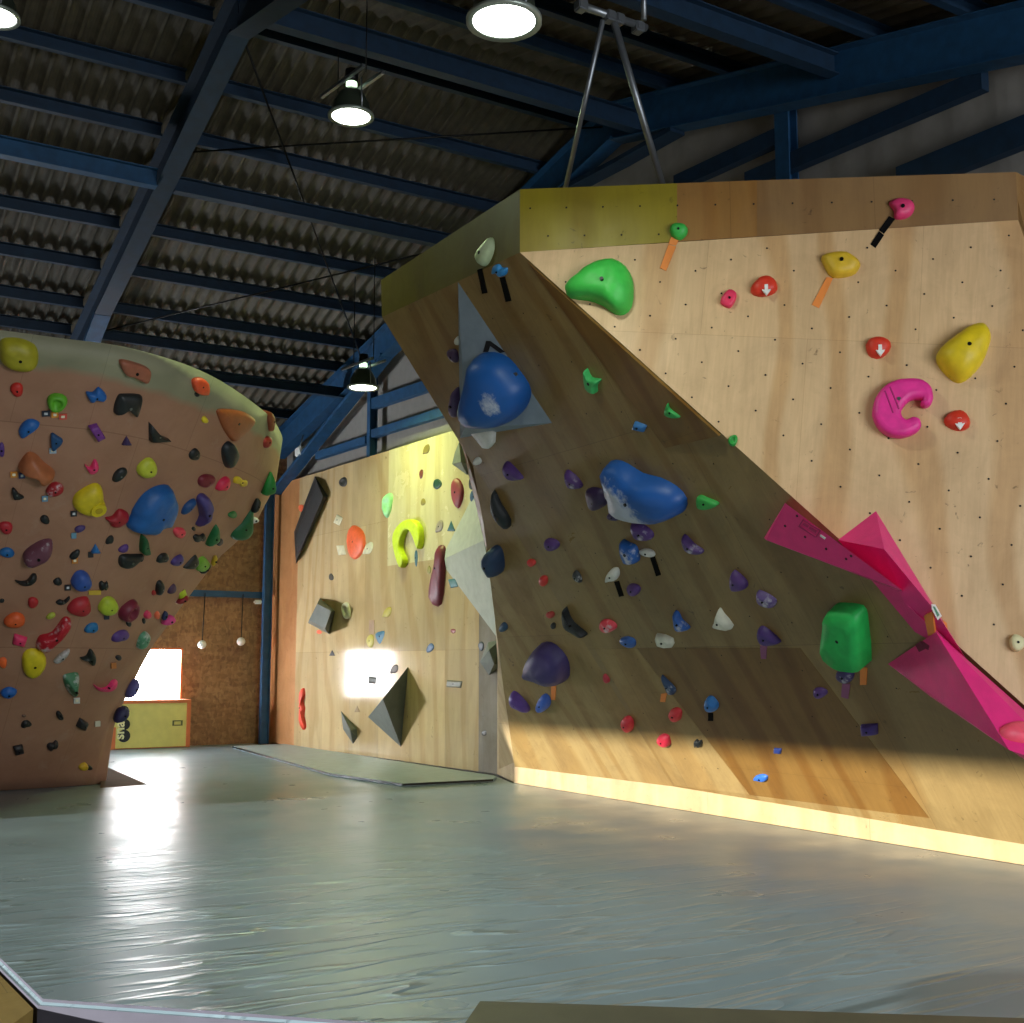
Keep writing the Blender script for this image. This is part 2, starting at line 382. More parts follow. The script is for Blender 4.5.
# end-wall girts, post, diagonals (against the siding)
gn = V((9.0, .55, 0)).normalized(); gp = V((FA.x + .16, 19.0, 0))
def G(x, y): return on(x, y, gp, gn)
for nm, p, q, w, lb in (('wall_girt', (318, 456), (368, 440), .12, 'short blue girt left of the post over the plywood wall'),
                     ('wall_girt', (374, 434), (470, 404), .12, 'blue horizontal girt right of the post above green-lit panel'),
                     ('wall_girt', (374, 404), (470, 372), .16, 'upper blue girt joining the post beside the small lamp'),
                     ('wall_brace', (677, 184), (779, 137), .16, 'short blue brace left of the gable post'),
                     ('wall_brace', (748, 182), (985, 80), .17, 'long blue brace passing behind the gable post'),
                     ('wall_brace', (900, 182), (1060, 118), .24, 'thick blue brace at the far right of the gable')):
    beamo(nm, G(*p), G(*q), .1, w, M['steel'] if 'girt' in nm else M['steel2'], label=lb, cat='girt' if 'girt' in nm else 'brace')
for (x, y0, y1, w, lb) in ((371.5, 395, 470, .11, 'blue steel post rising above the far plywood wall'), (788, 105, 200, .18, 'dark blue gable post above the pale climbing wall')):
    a = G(x, y1); b = G(x, y0)
    beamo('gable_post', (a.x, a.y, a.z - .2), (a.x, a.y, rz(a.y, .1)), w, .12, M['steel'], kind='I', upv=(1, 0, 0), label=lb, cat='post')
# white box on the frame
p = G(313, 453) - V((.22, 0, 0)); bm = bmesh.new(); box(bm, p - V((.05, .12, .07)), p + V((.1, .12, .07)))
bmesh.ops.bevel(bm, geom=bm.edges, offset=.015, segments=2, affect='EDGES')
o = link('junction_box', bm, M['white'], loc=p); props(o, 'small white junction box fixed to the blue frame haunch', 'junction box')
tubeo('conduit', p + V((0, 0, .07)), p + V((.05, 0, .3)), .012, M['galv'], o)

# ------------------------------------------------------------ landing mats
bm = bmesh.new()
c0, c1, c2 = onZ(38, 1000, MZ), onZ(300, 1019, MZ), onZ(0, 963, MZ)
front_d = (c1 - c0).normalized(); left_d = (c2 - c0).normalized()
pf = c0 + front_d * 6.5
outline = [c0, pf, V((7.015, pf.y, MZ)), V((7.018, 11.4, MZ)), V((7.3, 12.3, MZ)), V((7.04, 18.86, MZ)), V((6.8, 18.86, MZ)), V((6.8, YB - .02, MZ)), V((-5, YB - .02, MZ)), V((-5, 9, MZ)), c0 + left_d * 2.5]
b2 = slab(outline, MZ - .005, n=V((0, 0, 1)))
for v in list(b2.verts): pass
bmesh.ops.bevel(b2, geom=[e for e in b2.edges if all(abs(v.co.z - MZ) < 1e-4 for v in e.verts)], offset=.02, segments=3, affect='EDGES')
b2.normal_update()
for f in b2.faces:
    if f.normal.z < .25: f.material_index = 1
o = link('landing_mat', b2, [M['mat'], plain('mat_side', '50505e', .8, 0, .1)]); props(o, 'wide grey-green vinyl landing mat covering the whole gym floor', 'crash mat')
q0 = c0 + V((0, 0, -.03)); gp = -Fh * .012 - RT * .012
o = board('platform_board', [q0 + gp, q0 + gp + left_d * 2.5, q0 + gp + left_d * 2.5 - RT * 1.5, q0 + gp - RT * 1.5 - Fh * 1.0, q0 + gp - Fh * 1.0], .3, M['floor'], n=V((0, 0, 1))); props(o, 'ochre wooden platform beside the near corner of the mat', 'platform')
pts = [(233, 746), (284, 743.5), (497, 775), (493, 779), (403, 783.5), (330, 773)]
P = [onZ(x, y, MZ + .035) for x, y in pts]
P[1] = onZ(284, 743.8, MZ + .035); P[2] = onZ(496, 776, MZ + .035)
o = board('thin_mat', P, .03, M['pad'], n=V((0, 0, 1))); props(o, 'thin pale grey mat with dark edge lying along the far plywood wall', 'mat')
bm = bmesh.new()
for a, b in zip(P[3:] + P[:1], P[4:] + P[:1]):
    if (a - b).length > .01: beam(bm, a - V((0, 0, .012)), b - V((0, 0, .012)), .02, .022)
link('edge_trim', bm, M['dark'], o)

# ------------------------------------------------------------ far plywood wall
mA, mB = V((7.06, 18.95, MZ)), V((7.34, 12.31, MZ)); MTOP = 4.64
def mp(t, z): q = mA + (mB - mA) * t; return V((q.x, q.y, z))
mw = empty('climbing_wall', mA, label='far pale plywood climbing wall with grey volumes beside the blue column', cat='climbing wall')
mdir = (mB - mA).normalized()
def mt(x): return (on(x, 600, mA, V((mdir.y, -mdir.x, 0))) - mA).dot(mdir) / (mB - mA).length
tO = mt(297)
MBOT = MZ + .01
o = board('strand_board_panel', [mp(-.04, MBOT), mp(-.04, MTOP), mp(tO, MTOP), mp(tO, MBOT)], .1, M['osb2'], mw)
tY0, tY1 = mt(387), mt(452)
zY = on(430, 540, mA, V((mdir.y, -mdir.x, 0))).z
board('plywood_sheet', [mp(tO, MBOT), mp(tO, MTOP), mp(tY0, MTOP), mp(tY0, MBOT)], .1, M['M'], mw)
board('varnished_panel', [mp(tY0, 3.0), mp(tY0, MTOP), mp(1.35, MTOP), mp(1.35, 3.0)], .1, M['Myel'], mw)
tG = mt(479)
board('plywood_sheet', [mp(tY0, MBOT), mp(tY0, 3.0), mp(tG, 3.0), mp(tG, MBOT)], .1, M['M'], mw)
board('grey_panel', [mp(tG, MBOT), mp(tG, 3.0), mp(1.0, 3.0), mp(1.0, MBOT)], .1, M['Mg'], mw)
wallM = [mp(-.04, MBOT), mp(-.04, MTOP), mp(1.35, MTOP), mp(1.35, MBOT)]

# ------------------------------------------------------------ big right climbing wall
KX = 7.02
Pp = V((4.3, 6.91, 4.53)); Ep = V((4.3, 9.17, 4.53))
Kz = .545
A0 = V((KX, 11.40, MZ)); A1 = V((KX, 11.40, Kz - .02)); G1 = V((KX, 8.66, Kz))
E0 = on(382, 317, Pp, (1, 0, 0)); E0 = V((4.3, E0.y, E0.z))
Dn = (Pp - G1).cross(E0 - Pp).normalized()
if Dn.dot(EYE - Pp) < 0: Dn = -Dn
K2 = V((KX, 3.3, Kz))
R1 = onZ(1018, 220, 4.53); S = on(1024, 705, G1, Dn); S2 = Pp + (S - Pp) * 1.16
Brn = (R1 - Pp).cross(S - Pp).normalized()
if Brn.dot(EYE - Pp) < 0: Brn = -Brn
Rb = on(1046, 300, Pp, Brn); Rc = on(1200, 620, Pp, Brn)
hd = (R1 - Pp); hd.z = 0; fn = V((hd.y, -hd.x, 0)).normalized()
if fn.dot(EYE - Pp) < 0: fn = -fn
PT = V((4.3, 6.91, 4.995)); RTp = on(1016, 172, R1, fn); RMt = on(760, 180, R1, fn)
ET = on(381, 280, Pp, (1, 0, 0))
ww = empty('climbing_wall', G1, label='large folded plywood climbing wall with dark overhang and pale upper face', cat='climbing wall')
K2d = on(1150, 850, G1, Dn)
Dpoly = [E0, Pp, S2, V((S2.x + .0, S2.y, S2.z)), G1]
S3 = S2.copy()
K3 = V((KX, min(S3.y - .3, 4.5), Kz))
K3 = K3 - Dn * (K3 - G1).dot(Dn)
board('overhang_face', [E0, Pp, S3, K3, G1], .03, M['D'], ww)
board('front_face', [Pp, R1, Rb, Rc, S3], .03, M['br'], ww)
tw = RT * .9 + Fh * .75
board('turned_face', [RTp, RTp + tw, Rc + tw * 1.2, Rc, Rb, R1], .03, M['fas'], ww, n=(Fh * -.75 + RT * .6).normalized())
def FB(x, y): return on(x, y, R1, fn)
def bandx(x, y0=None): return [FB(x, 251.5 - (x - 520) * .0633), FB(x, 189 - (x - 520) * .0367)]
xs_ = [520, 677, 757, 1017]
for i, mt_ in enumerate(('fasA', 'fasB', 'fas')):
    a0, a1 = ([Pp, PT] if i == 0 else bandx(xs_[i])); b0_, b1_ = ([R1, RTp] if i == 2 else bandx(xs_[i + 1]))
    board('front_band', [a0, a1, b1_, b0_], .03, M[mt_], ww)
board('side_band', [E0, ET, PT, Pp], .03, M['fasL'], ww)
# side face below the fold
def Qp(x, y):  # point of the fold line whose picture is nearest
    best = min((abs(topx(E0 + (G1 - E0) * (i / 400))[1] - y), i) for i in range(401))[1]
    return E0 + (G1 - E0) * (best / 400)
Q = Qp(458, 439)
Ln = (G1 - Q).cross(A1 - Q).normalized()
if Ln.dot(EYE - Q) < 0: Ln = -Ln
def Lp(x, y): return on(x, y, G1, Ln)
Lpoly = [Q, Lp(473, 466), Lp(484, 526), Lp(492, 595), Lp(503, 685), A1, G1]
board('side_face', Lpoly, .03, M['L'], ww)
board('return_face', [mp(1.0, MZ + .01), mp(1.0, 1.7), Lp(495, 620), Lp(503, 685), A1, A0], .02, M['kick'], ww)
board('kickboard', [A0, A1, G1, V((KX, G1.y - 2, Kz + .01)), V((KX, 3.3, Kz + .01)), V((KX, 3.3, MZ))], .03, M['kick'], ww)
# back and top closures so no light leaks through
board('back_closure', [E0 + V((.03, 0, 0)), ET + V((.03, 0, 0)), V((7.3, ET.y, ET.z)), V((7.3, G1.y + .3, Kz)), G1 + V((.06, .02, 0))], .02, M['brown2'], ww)
board('back_closure', [Q + V((.05, .02, 0)), Lp(484, 526) + V((.05, .02, 0)), Lp(503, 685) + V((.06, .02, 0)), A1 + V((.3, .02, 0)), V((7.3, 9.4, 3.5))], .02, M['brown2'], ww)
board('top_closure', [ET + V((.05, 0, -.03)), PT + V((.05, .05, -.03)), RTp - V((0, 0, .03)) + Fh * .05, RTp + Fh * 1.2 - V((0, 0, .02)), V((7.3, 5.3, 4.9)), V((7.3, ET.y, 4.9))], .02, M['brown2'], ww, n=V((0, 0, 1)))
# differently coloured sheets let into the overhang
def Dp(x, y, h=.004): return on(x, y, G1 + Dn * h, Dn)
U = [(637, 648), (800, 648), (929, 818), (750, 795)]
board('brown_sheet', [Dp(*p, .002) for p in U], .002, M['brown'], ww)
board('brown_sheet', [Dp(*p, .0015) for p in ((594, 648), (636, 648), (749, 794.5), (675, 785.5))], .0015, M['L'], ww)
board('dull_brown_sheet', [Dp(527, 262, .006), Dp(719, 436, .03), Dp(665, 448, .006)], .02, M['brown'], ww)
# bolt holes
def holes(name, plane_pt, n, org, a, b, rng, inside, r=.007, parent=ww):
    bm = bmesh.new(); o0 = on(*org, plane_pt, n); va = on(org[0] + a[0], org[1] + a[1], plane_pt, n) - o0; vb = on(org[0] + b[0], org[1] + b[1], plane_pt, n) - o0
    q = V((0, 0, 1)).rotation_difference(V(n)).to_matrix().to_4x4(); k = 0
    for i in range(-rng, rng):
        for j in range(-rng, rng):
            p = o0 + va * i + vb * j
            d = p - EYE
            if d.dot(FW) < 1: continue
            x, y = topx(p)
            if not inside(x, y): continue
            bmesh.ops.create_circle(bm, cap_ends=True, segments=8, radius=r, matrix=Matrix.Translation(p + V(n) * .0035) @ q); k += 1
    o = link(name, bm, M['hole'], parent); o['kind'] = 'stuff'; return o
def ar(x): return 251 + (x - 520) * (705 - 251) / 504.
holes('bolt_holes', Pp, Brn, (640, 350), (25.7, 23.5), (-35.5, 11), 40, lambda x, y: 530 < x < 1045 and y < ar(x) - 8 and y > 262 - (x - 520) * .062 and x < 1018 + (y - 220) * .2)
holes('bolt_holes', R1, fn, (603, 207), (37, -.7), (18.5, 28), 18, lambda x, y: 526 < x < 1010 and 184 - (x - 520) * .016 < y < 243 - (x - 520) * .055)
holes('bolt_holes', G1, Dn, (640, 600), (34, 5), (12, 42), 18, lambda x, y: 470 < x < 1010 and y > ar(x) + 14 and 300 < y < 775 and (y - 317) / 1.6 + 392 < x, r=.006)

# ------------------------------------------------------------ round orange wall
top = [V((-3.5, 9.75, 0)), V((-1, 9.7, 0)), V((1.32, 9.7, 0)), V((1.76, 9.7, 0)), V((2.3, 9.72, 0)), V((3.01, 10.15, 0)), V((3.79, 11.08, 0)), V((4.5, 12.2, 0)), V((4.96, 13.5, 0)), V((4.7, 15, 0)), V((4.0, 16.5, 0))]
bot = [V((-3.5, 13.2, 0)), V((-1, 13.3, 0)), V((1.0, 13.38, 0)), V((1.5, 13.4, 0)), V((2.07, 13.45, 0)), V((2.5, 13.5, 0)), V((2.85, 13.55, 0)), V((3.05, 13.6, 0)), V((3.16, 13.74, 0)), V((2.7, 14.6, 0)), V((2.0, 16.5, 0))]
sil = [(.35, 3.15), (.37, 3.15), (1.04, 3.21), (1.36, 3.35), (1.8, 3.55), (2.36, 3.93), (2.83, 4.26), (3.21, 4.66), (3.7, 4.90), (4.25, 4.96)]
def silx(z):
    for (z0, x0), (z1, x1) in zip(sil, sil[1:]):
        if z <= z1: return x0 + (x1 - x0) * max(0, (z - z0)) / (z1 - z0)
    return sil[-1][1]
def cr(P, t):
    n = len(P) - 1; i = min(int(t), n - 1); f = t - i
    a, b, c, d = P[max(i - 1, 0)], P[i], P[i + 1], P[min(i + 2, n)]
    return .5 * ((2 * b) + (c - a) * f + (2 * a - 5 * b + 4 * c - d) * f * f + (3 * b - a - 3 * c + d) * f ** 3)
NC, NR = 80, 26
bm = bmesh.new(); grid = []; uvs = {}
ZT = 4.2
for r in range(NR + 1):
    z = MZ + (ZT - MZ) * r / NR; t = r / NR; s = (silx(z) - 3.15) / 1.81; row = []
    for c in range(NC + 1):
        q = c / NC * 10
        w = min(1, max(0, (q - 5) / 3)); w = w * w * (3 - 2 * w)
        f = t * (1 - w) + s * w
        p = cr(bot, q).lerp(cr(top, q), f); v = bm.verts.new((p.x, p.y, max(z, MZ + .003))); row.append(v); uvs[v] = (q, z)
    grid.append(row)
uvl = bm.loops.layers.uv.verify()
for r in range(NR):
    for c in range(NC):
        f = bm.faces.new((grid[r][c], grid[r][c + 1], grid[r + 1][c + 1], grid[r + 1][c]))
        for l in f.loops: l[uvl].uv = uvs[l.vert]
bm.faces.new(grid[0][::-1])
tv = [v for v in grid[NR]]
topc = bm.faces.new(tv[::-1] if False else tv)
bmesh.ops.recalc_face_normals(bm, faces=bm.faces)
bm.normal_update()
if grid[10][30].normal.dot(EYE - grid[10][30].co) < 0: bmesh.ops.reverse_faces(bm, faces=bm.faces)
LBv = [v.co.copy() for v in bm.verts]; bm.verts.index_update(); LBf = [[v.index for v in f.verts] for f in bm.faces if len(f.verts) == 4]
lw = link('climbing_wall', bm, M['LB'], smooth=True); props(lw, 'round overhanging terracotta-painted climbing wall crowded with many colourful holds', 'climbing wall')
for p in lw.data.polygons:
    if len(p.vertices) > 4: p.use_smooth = False
# low wedge at its foot, dark brown standing in for the base's shaded side
bm = bmesh.new(); T = [onZ(104, 776, MZ + .002), onZ(148, 784.5, MZ + .002), onZ(100, 788, MZ + .002)]
vs = [bm.verts.new(p) for p in T]; a = bm.verts.new(T[0] + V((0, .1, .12))); bm.faces.new(vs); bm.faces.new((vs[0], vs[1], a)); bm.faces.new((vs[1], vs[2], a)); bm.faces.new((vs[2], vs[0], a))
bmesh.ops.recalc_face_normals(bm, faces=bm.faces); link('foot_shade_wedge', bm, plain('foot_shade_brown', '5a4036', .8), lw)

# ------------------------------------------------------------ surfaces to hang things on
def bvh(polys):
    vs, fs = [], []
    for P in polys:
        fs.append(list(range(len(vs), len(vs) + len(P)))); vs += [V(p) for p in P]
    return BVHTree.FromPolygons(vs, fs)
WD = bvh([[E0, Pp, S3, K3, G1]]); WR = bvh([[Pp, R1, Rb, Rc, S3]]); WL = bvh([Lpoly]); WM = bvh([wallM])
WFr = bvh([[Pp, PT, RMt, RTp, R1]]); WFl = bvh([[E0, ET, PT, Pp]]); WO = BVHTree.FromPolygons(LBv, LBf)
SURF = {'D': [WD, WL, WR], 'L': [WL, WD], 'R': [WR, WD], 'F': [WFr, WR], 'G': [WFl, WD], 'M': [WM], 'O': [WO], 'X': [WR, WD, WL, WFr]}
def hit(w, x, y):
    for tr in SURF[w]:
        for k in range(0, 12):
            v = ray(x - (k * 2 if w == 'O' else 0), y).normalized(); loc, n, i, d = tr.ray_cast(EYE, v)
            if loc is not None:
                if n.dot(v) > 0: n = -n
                return loc, n
            if w != 'O': break
    raise Exception('miss %s %s %s' % (w, x, y))
def outline(w, h, ang, shape, rnd):
    pts = []; n = 18
    if shape == 'tri': base = [(0, -.5), (.5, .45), (-.5, .45)]
    elif shape == 'quad': base = [(-.45, -.5), (.5, -.35), (.42, .5), (-.5, .4)]
    elif shape == 'jug': base = [(-.5, -.1), (-.2, .02), (.15, -.1), (.5, -.5), (.45, .15), (.1, .5), (-.3, .42)]
    elif shape == 'bean': base = [(-.5, -.2), (-.2, -.5), (.1, -.3), (.4, -.45), (.5, .1), (.2, .5), (-.1, .25), (-.4, .5)]
    elif shape == 'drop': base = [(-.5, .5), (-.38, -.05), (0, -.45), (.4, -.45), (.5, 0), (.25, .4), (-.15, .48)]
    else: base = None
    if base:
        m = len(base); P3 = [V((x, y, 0)) for x, y in base]
        for i in range(m):
            for f in (0, .33, .66):
                a, b, c, d = P3[i - 1], P3[i], P3[(i + 1) % m], P3[(i + 2) % m]
                q = .5 * ((2 * b) + (c - a) * f + (2 * a - 5 * b + 4 * c - d) * f * f + (3 * b - a - 3 * c + d) * f ** 3)
                if shape in ('tri', 'quad'): q = b.lerp(c, f) * .94 + q * .06
                pts.append((q.x, q.y))
    else:
        e = rnd.uniform(-.08, .08); ph = rnd.uniform(0, 6)
        for i in range(n):
            t = i / n * 2 * math.pi; r = .5 * (1 + .07 * math.sin(2 * t + ph) + .06 * math.sin(3 * t + ph * 2)); pts.append((r * math.cos(t), r * math.sin(t)))
    ca, sa = math.cos(D2R(ang)), math.sin(D2R(ang))
    return [((px * w) * ca - (py * h) * sa, (px * w) * sa + (py * h) * ca) for px, py in pts]
def spline(px, k=3):
    P3 = [V((x, y, 0)) for x, y in px]; m = len(P3); out = []
    for i in range(m):
        for j in range(k):
            f = j / k; a, b, c, d = P3[i - 1], P3[i], P3[(i + 1) % m], P3[(i + 2) % m]
            q = .5 * ((2 * b) + (c - a) * f + (2 * a - 5 * b + 4 * c - d) * f * f + (3 * b - a - 3 * c + d) * f ** 3); out.append((q.x, q.y))
    return out
PROF = {'dome': [(1, -1), (1.0, 0), (.97, .3), (.88, .62), (.7, .86), (.42, .98), (.15, 1)],
        'ring': [(1, -1), (1.0, 0), (.96, .35), (.85, .75), (.66, .9), (.5, .8), (.38, .4), (.2, .28)],
        'cone': [(1, -1), (1.0, 0), (.93, .12), (.6, .5), (.3, .85), (.12, 1)],
        'flat': [(1, -1), (1, 0), (.98, .7), (.9, 1), (.5, 1.02)],
        'edge': [(1, -1), (1, 0), (.97, .3), (.86, .6), (.66, .85), (.4, .95), (.15, .9)]}
def tangent(w, cx, cy):
    loc, n = hit(w, cx, cy); v = (loc - EYE).normalized()
    for _ in range(6):
        if n.dot(-v) < .32: n = (n - v * .15).normalized()
    return loc, n
def spot_mat(col, center, r):
    k = N('hold_spot_' + col); c = lin(col); co = k.n('TexCoord').outputs['Object']
    d = k.n('VectorMath', operation='DISTANCE'); k.l(co, d.inputs[0]); d.inputs[1].default_value = center
    ad = k.n('Math', operation='MULTIPLY_ADD'); k.l(k.noise(co, 16, 5, 0, .7), ad.inputs[0]); ad.inputs[1].default_value = r * 1.3; k.l(d.outputs['Value'], ad.inputs[2])
    mr = k.n('MapRange'); k.l(ad.outputs[0], mr.inputs[0]); mr.inputs[1].default_value = r * 1.75; mr.inputs[2].default_value = r * 1.35; mr.inputs[3].default_value = 0; mr.inputs[4].default_value = .8
    base = k.ramp(k.noise(co, 5, 3), [(.3, tuple(x * .88 for x in c[:3])), (.75, tuple(x * 1.08 for x in c[:3]))])
    k.l(k.mix(mr.outputs[0], base, (.6, .63, .68, 1)), k.b.inputs['Base Color']); k.b.inputs['Roughness'].default_value = .45
    return k.m
REG = []       # every hold: x, y, description, object, landmark name
def build_hold(w, pxs, cx, cy, prof, hf, mat, seed=0, name='climbing_hold', sink=.012, skew=None):
    loc, n = tangent(w, cx, cy)
    P3 = [on(x, y, loc, n) for x, y in pxs]
    c = sum(P3, V()) / len(P3)
    u, vv = uvbasis(n); xs = [(p - c).dot(u) for p in P3]; ys = [(p - c).dot(vv) for p in P3]
    H = hf * min(max(xs) - min(xs), max(ys) - min(ys)) * (.26 if w == 'M' else 1)
    loc = loc + n * (.35 * H); P3 = [on(x, y, loc, n) for x, y in pxs]; c = sum(P3, V()) / len(P3) - n * (.35 * H); P3 = [p - n * (.35 * H) for p in P3]
    bm = bmesh.new(); rings = []
    lean = -vv * .18 * H if prof == 'edge' else V()
    for s, h in PROF[prof]:
        row = []
        for p in P3:
            hh = -sink if h < 0 else h * H
            q = c + (p - c) * s + n * hh
            if prof == 'edge' and h > 0:
                g = ((p - c) * s).dot(vv) / (max(ys) + 1e-6); q = q + n * (.35 * H * g * h) + lean * h
            if h > 0: 
                k = noise.noise(q * 9 + V((seed, 0, 0))); q = q + n * (k * H * .16 * min(1, h * 1.5))
            row.append(bm.verts.new(q))
        rings.append(row)
    m = len(P3)
    for r0, r1 in zip(rings, rings[1:]):
        for i in range(m):
            j = (i + 1) % m; bm.faces.new((r0[i], r0[j], r1[j], r1[i]))
    bm.faces.new(rings[-1]); bm.faces.new(rings[0][::-1])
    bmesh.ops.recalc_face_normals(bm, faces=bm.faces)
    o = link(name, bm, mat, smooth=True, loc=c)
    return o, c, n, H, u, vv
def slab_hold(w, pxs, cx, cy, hgt, mat, bev=.02, name='climbing_hold'):
    """concave outlines: a bevelled filled shape"""
    loc, n = tangent(w, cx, cy); u, vv = uvbasis(n)
    P3 = [on(x, y, loc, n) for x, y in pxs]; c = sum(P3, V()) / len(P3)
    cu = bpy.data.curves.new('tmp', 'CURVE'); cu.dimensions = '2D'; cu.fill_mode = 'BOTH'
    sp = cu.splines.new('POLY'); sp.points.add(len(P3) - 1); sp.use_cyclic_u = True
    for k, p in enumerate(P3): sp.points[k].co = ((p - c).dot(u), (p - c).dot(vv), 0, 1)
    cu.extrude = max(.001, hgt / 2 - bev); cu.bevel_depth = bev; cu.bevel_resolution = 3; cu.offset = -bev
    t = bpy.data.objects.new('tmp', cu); me = bpy.data.meshes.new_from_object(t)
    bpy.data.objects.remove(t); me.name = name
    R = Matrix(((u.x, vv.x, n.x, 0), (u.y, vv.y, n.y, 0), (u.z, vv.z, n.z, 0), (0, 0, 0, 1)))
    me.transform(R); me.transform(Matrix.Translation(n * (hgt / 2 - .01)))
    me.materials.clear(); me.materials.append(mat)
    for p in me.polygons: p.use_smooth = True
    o = bpy.data.objects.new(name, me); COL.objects.link(o); o.location = c
    mod = o.modifiers.new('e', 'EDGE_SPLIT'); mod.split_angle = D2R(40)
    return o, c, n, hgt, u, vv
def add_bolt(o, c, n, H, r, mat=None):
    bm = bmesh.new(); tube(bm, c + n * (H - .02), c + n * (H + .006), r, 10)
    link('bolt', bm, mat or M['bolt'], o)
def reg(o, x, y, d, mark=None, cat='climbing hold', group=None):
    REG.append([x, y, d, o, mark, cat, group])
def hexm(c):
    return {'red': 'c02a22', 'dred': '8f1f22', 'maroon': '7a2b38', 'blue': '1f62ad', 'navy': '27345c', 'black': '1d2122', 'purple': '5a3a80', 'dpur': '3c2a58',
            'pink': 'ee3f78', 'hot': 'f0307a', 'lime': 'b6cf3a', 'yellow': 'e6cf2a', 'green': '2fb54a', 'dgreen': '17663f', 'orange': 'ee6a3a', 'coral': 'ee6f5a',
            'brown': '8a4a2a', 'salmon': 'c07048', 'white': 'dcdcd4', 'cream': 'd6cfae', 'grey': '8a8c84', 'tan': 'a09070', 'teal': '2c7f86', 'mint': '8fe09a', 'olive': 'b5a32e', 'sky': '5aa0cf'}.get(c, c)
def H(w, x, y, ww_, hh, ang, col, desc, shape='oval', prof='dome', hf=.38, mark=None, chalk=0, bolt=None, pts=None, k=3):
    rnd = random.Random(int(x * 31 + y * 7))
    if pts: px = spline(pts, k) if k else pts
    else: px = [(x + a, y + b) for a, b in outline(ww_, hh, ang, shape, rnd)]
    o, c, n, HH, u, v = build_hold(w, px, x, y, prof, hf, hold_mat(hexm(col), chalk), x * .3, sink=.05 if w == 'O' else .012)
    ext = max(max(p[0] for p in px) - min(p[0] for p in px), max(p[1] for p in px) - min(p[1] for p in px))
    if bolt or (bolt is None and ext > 11 and prof != 'ring'): add_bolt(o, c, n, HH, (.008 if ext < 24 else .013), M['dark'] if col not in ('black', 'navy', 'dpur') else M['bolt'])
    reg(o, x, y, desc, mark); return o, c, n, HH, u, v
def poly(w, pts, col, desc, prof='dome', hf=.35, mark=None, chalk=0, k=3, **kw):
    x = sum(p[0] for p in pts) / len(pts); y = sum(p[1] for p in pts) / len(pts)
    return H(w, x, y, 0, 0, 0, col, desc, prof=prof, hf=hf, mark=mark, chalk=chalk, pts=pts, k=k, **kw)
def tape(w, pts, mat, desc, h=.003, name='tape_strip', cat='tape', anchor=None):
    x = sum(p[0] for p in pts) / len(pts); y = sum(p[1] for p in pts) / len(pts)
    loc, n = tangent(w, *(anchor or (x, y))); P3 = [on(a, b, loc + n * (h + (.012 if w == 'O' else .003)), n) for a, b in pts]
    o = link(name, slab(P3, h + .006, n=n), mat, loc=P3[0]); reg(o, x, y, desc, None, cat); return o, loc, n
#HOLDS
# ============================================================ holds on the round orange wall
O = 'O'
poly(O, [(0,344),(8,340),(22,341),(35,347),(39,357),(37,367),(30,372),(18,371),(6,367),(0,360)], 'a8a024', 'huge olive-yellow sloper', mark='huge olive-yellow sloper', hf=.4, bolt=True)
H(O,17,390,14,13,20,'red','small red knob')
H(O,57,403,22,17,0,'5fae2a','bright green jug with dark pocket',prof='ring',mark='green pocket jug')
poly(O,[(86,393),(93,393),(99,388),(107,397),(104,402),(96,400),(91,403)],'blue','blue bow-tie shaped',mark='blue bow-tie')
poly(O,[(120,361),(135,363),(150,370),(148,382),(140,380),(132,376),(125,374)],'a06048','salmon-brown flat wedge',prof='flat',hf=.3,mark='salmon-brown wedge')
poly(O,[(115,408),(119,397),(125,395),(141,396),(143,403),(138,417),(133,414),(127,410),(116,415)],'black','wide black two-legged',mark='wide black two-legged hold',hf=.3)
poly(O,[(19,430),(25,422),(33,420),(40,424),(36,429),(29,434),(23,439),(20,437)],'blue','blue crescent jug',prof='edge')
poly(O,[(51,434),(57,436),(63,441),(57,448),(52,450)],'1d4a78','dark blue triangular',prof='flat')
H(O,97,432,9,17,-35,'7a3a90','purple slab',shape='quad',prof='flat')
H(O,127,441,10,9,0,'dpur','tiny dark purple',shape='tri')
poly(O,[(150,423),(161,436),(170,440),(150,441)],'black','black sharp triangular',prof='flat',k=0,mark='black triangle')
H(O,1.5,450,7,14,0,'purple','purple oval at the picture edge')
poly(O,[(18,470),(27,456),(36,457),(44,465),(55,474),(53,480),(44,485),(37,476),(29,472)],'b06840','long salmon wing-shaped',mark='salmon wing',hf=.5)
poly(O,[(85,465),(90,468),(95,460),(99,466),(98,472),(91,475)],'pink','pink horned crescent',prof='edge')
H(O,120,475,18,9,-38,'black','black rounded bar')
H(O,148,469,17,20,25,'c3cc3a','lime egg',mark='lime egg')
poly(O,[(12,489),(15,489),(19,494),(24,497),(14,499)],'black','tiny black fin',prof='flat',k=2)
H(O,55,490,18,13,-8,'a5202a','chalky crimson oval',chalk=1)
yo=poly(O,[(74,505),(77,496),(88,488),(97,485),(103,490),(104,505),(99,514),(88,516),(78,512)],'d8c21e','big yellow sombrero-shaped',mark='yellow sombrero hold',hf=.3,bolt=False)
H(O,45,520,10,8,20,'black','small black eye-shaped')
H(O,6,528,15,11,10,'b02430','crimson knob at picture edge')
poly(O,[(106,519),(113,517),(120,510),(129,514),(128,521),(120,527),(112,527),(110,523)],'a01c2a','dark red mitten-shaped',mark='dark red mitten',hf=.3)
poly(O,[(132,527),(136,519),(138,513),(146,500),(155,492),(165,488),(173,489),(176,496),(178,501),(177,511),(171,524),(165,527),(159,530),(152,535),(140,534),(133,532)],'1d5fa5','largest blue lobed',mark='large blue lobed hold',hf=.3,bolt=True)
H(O,80,529,11,6,-25,'4a3a70','small purple oval')
H(O,110,540,8,8,0,'black','small round black',shape='drop')
H(O,96,549,10,9,0,'2a6fb0','small blue tipped',shape='tri')
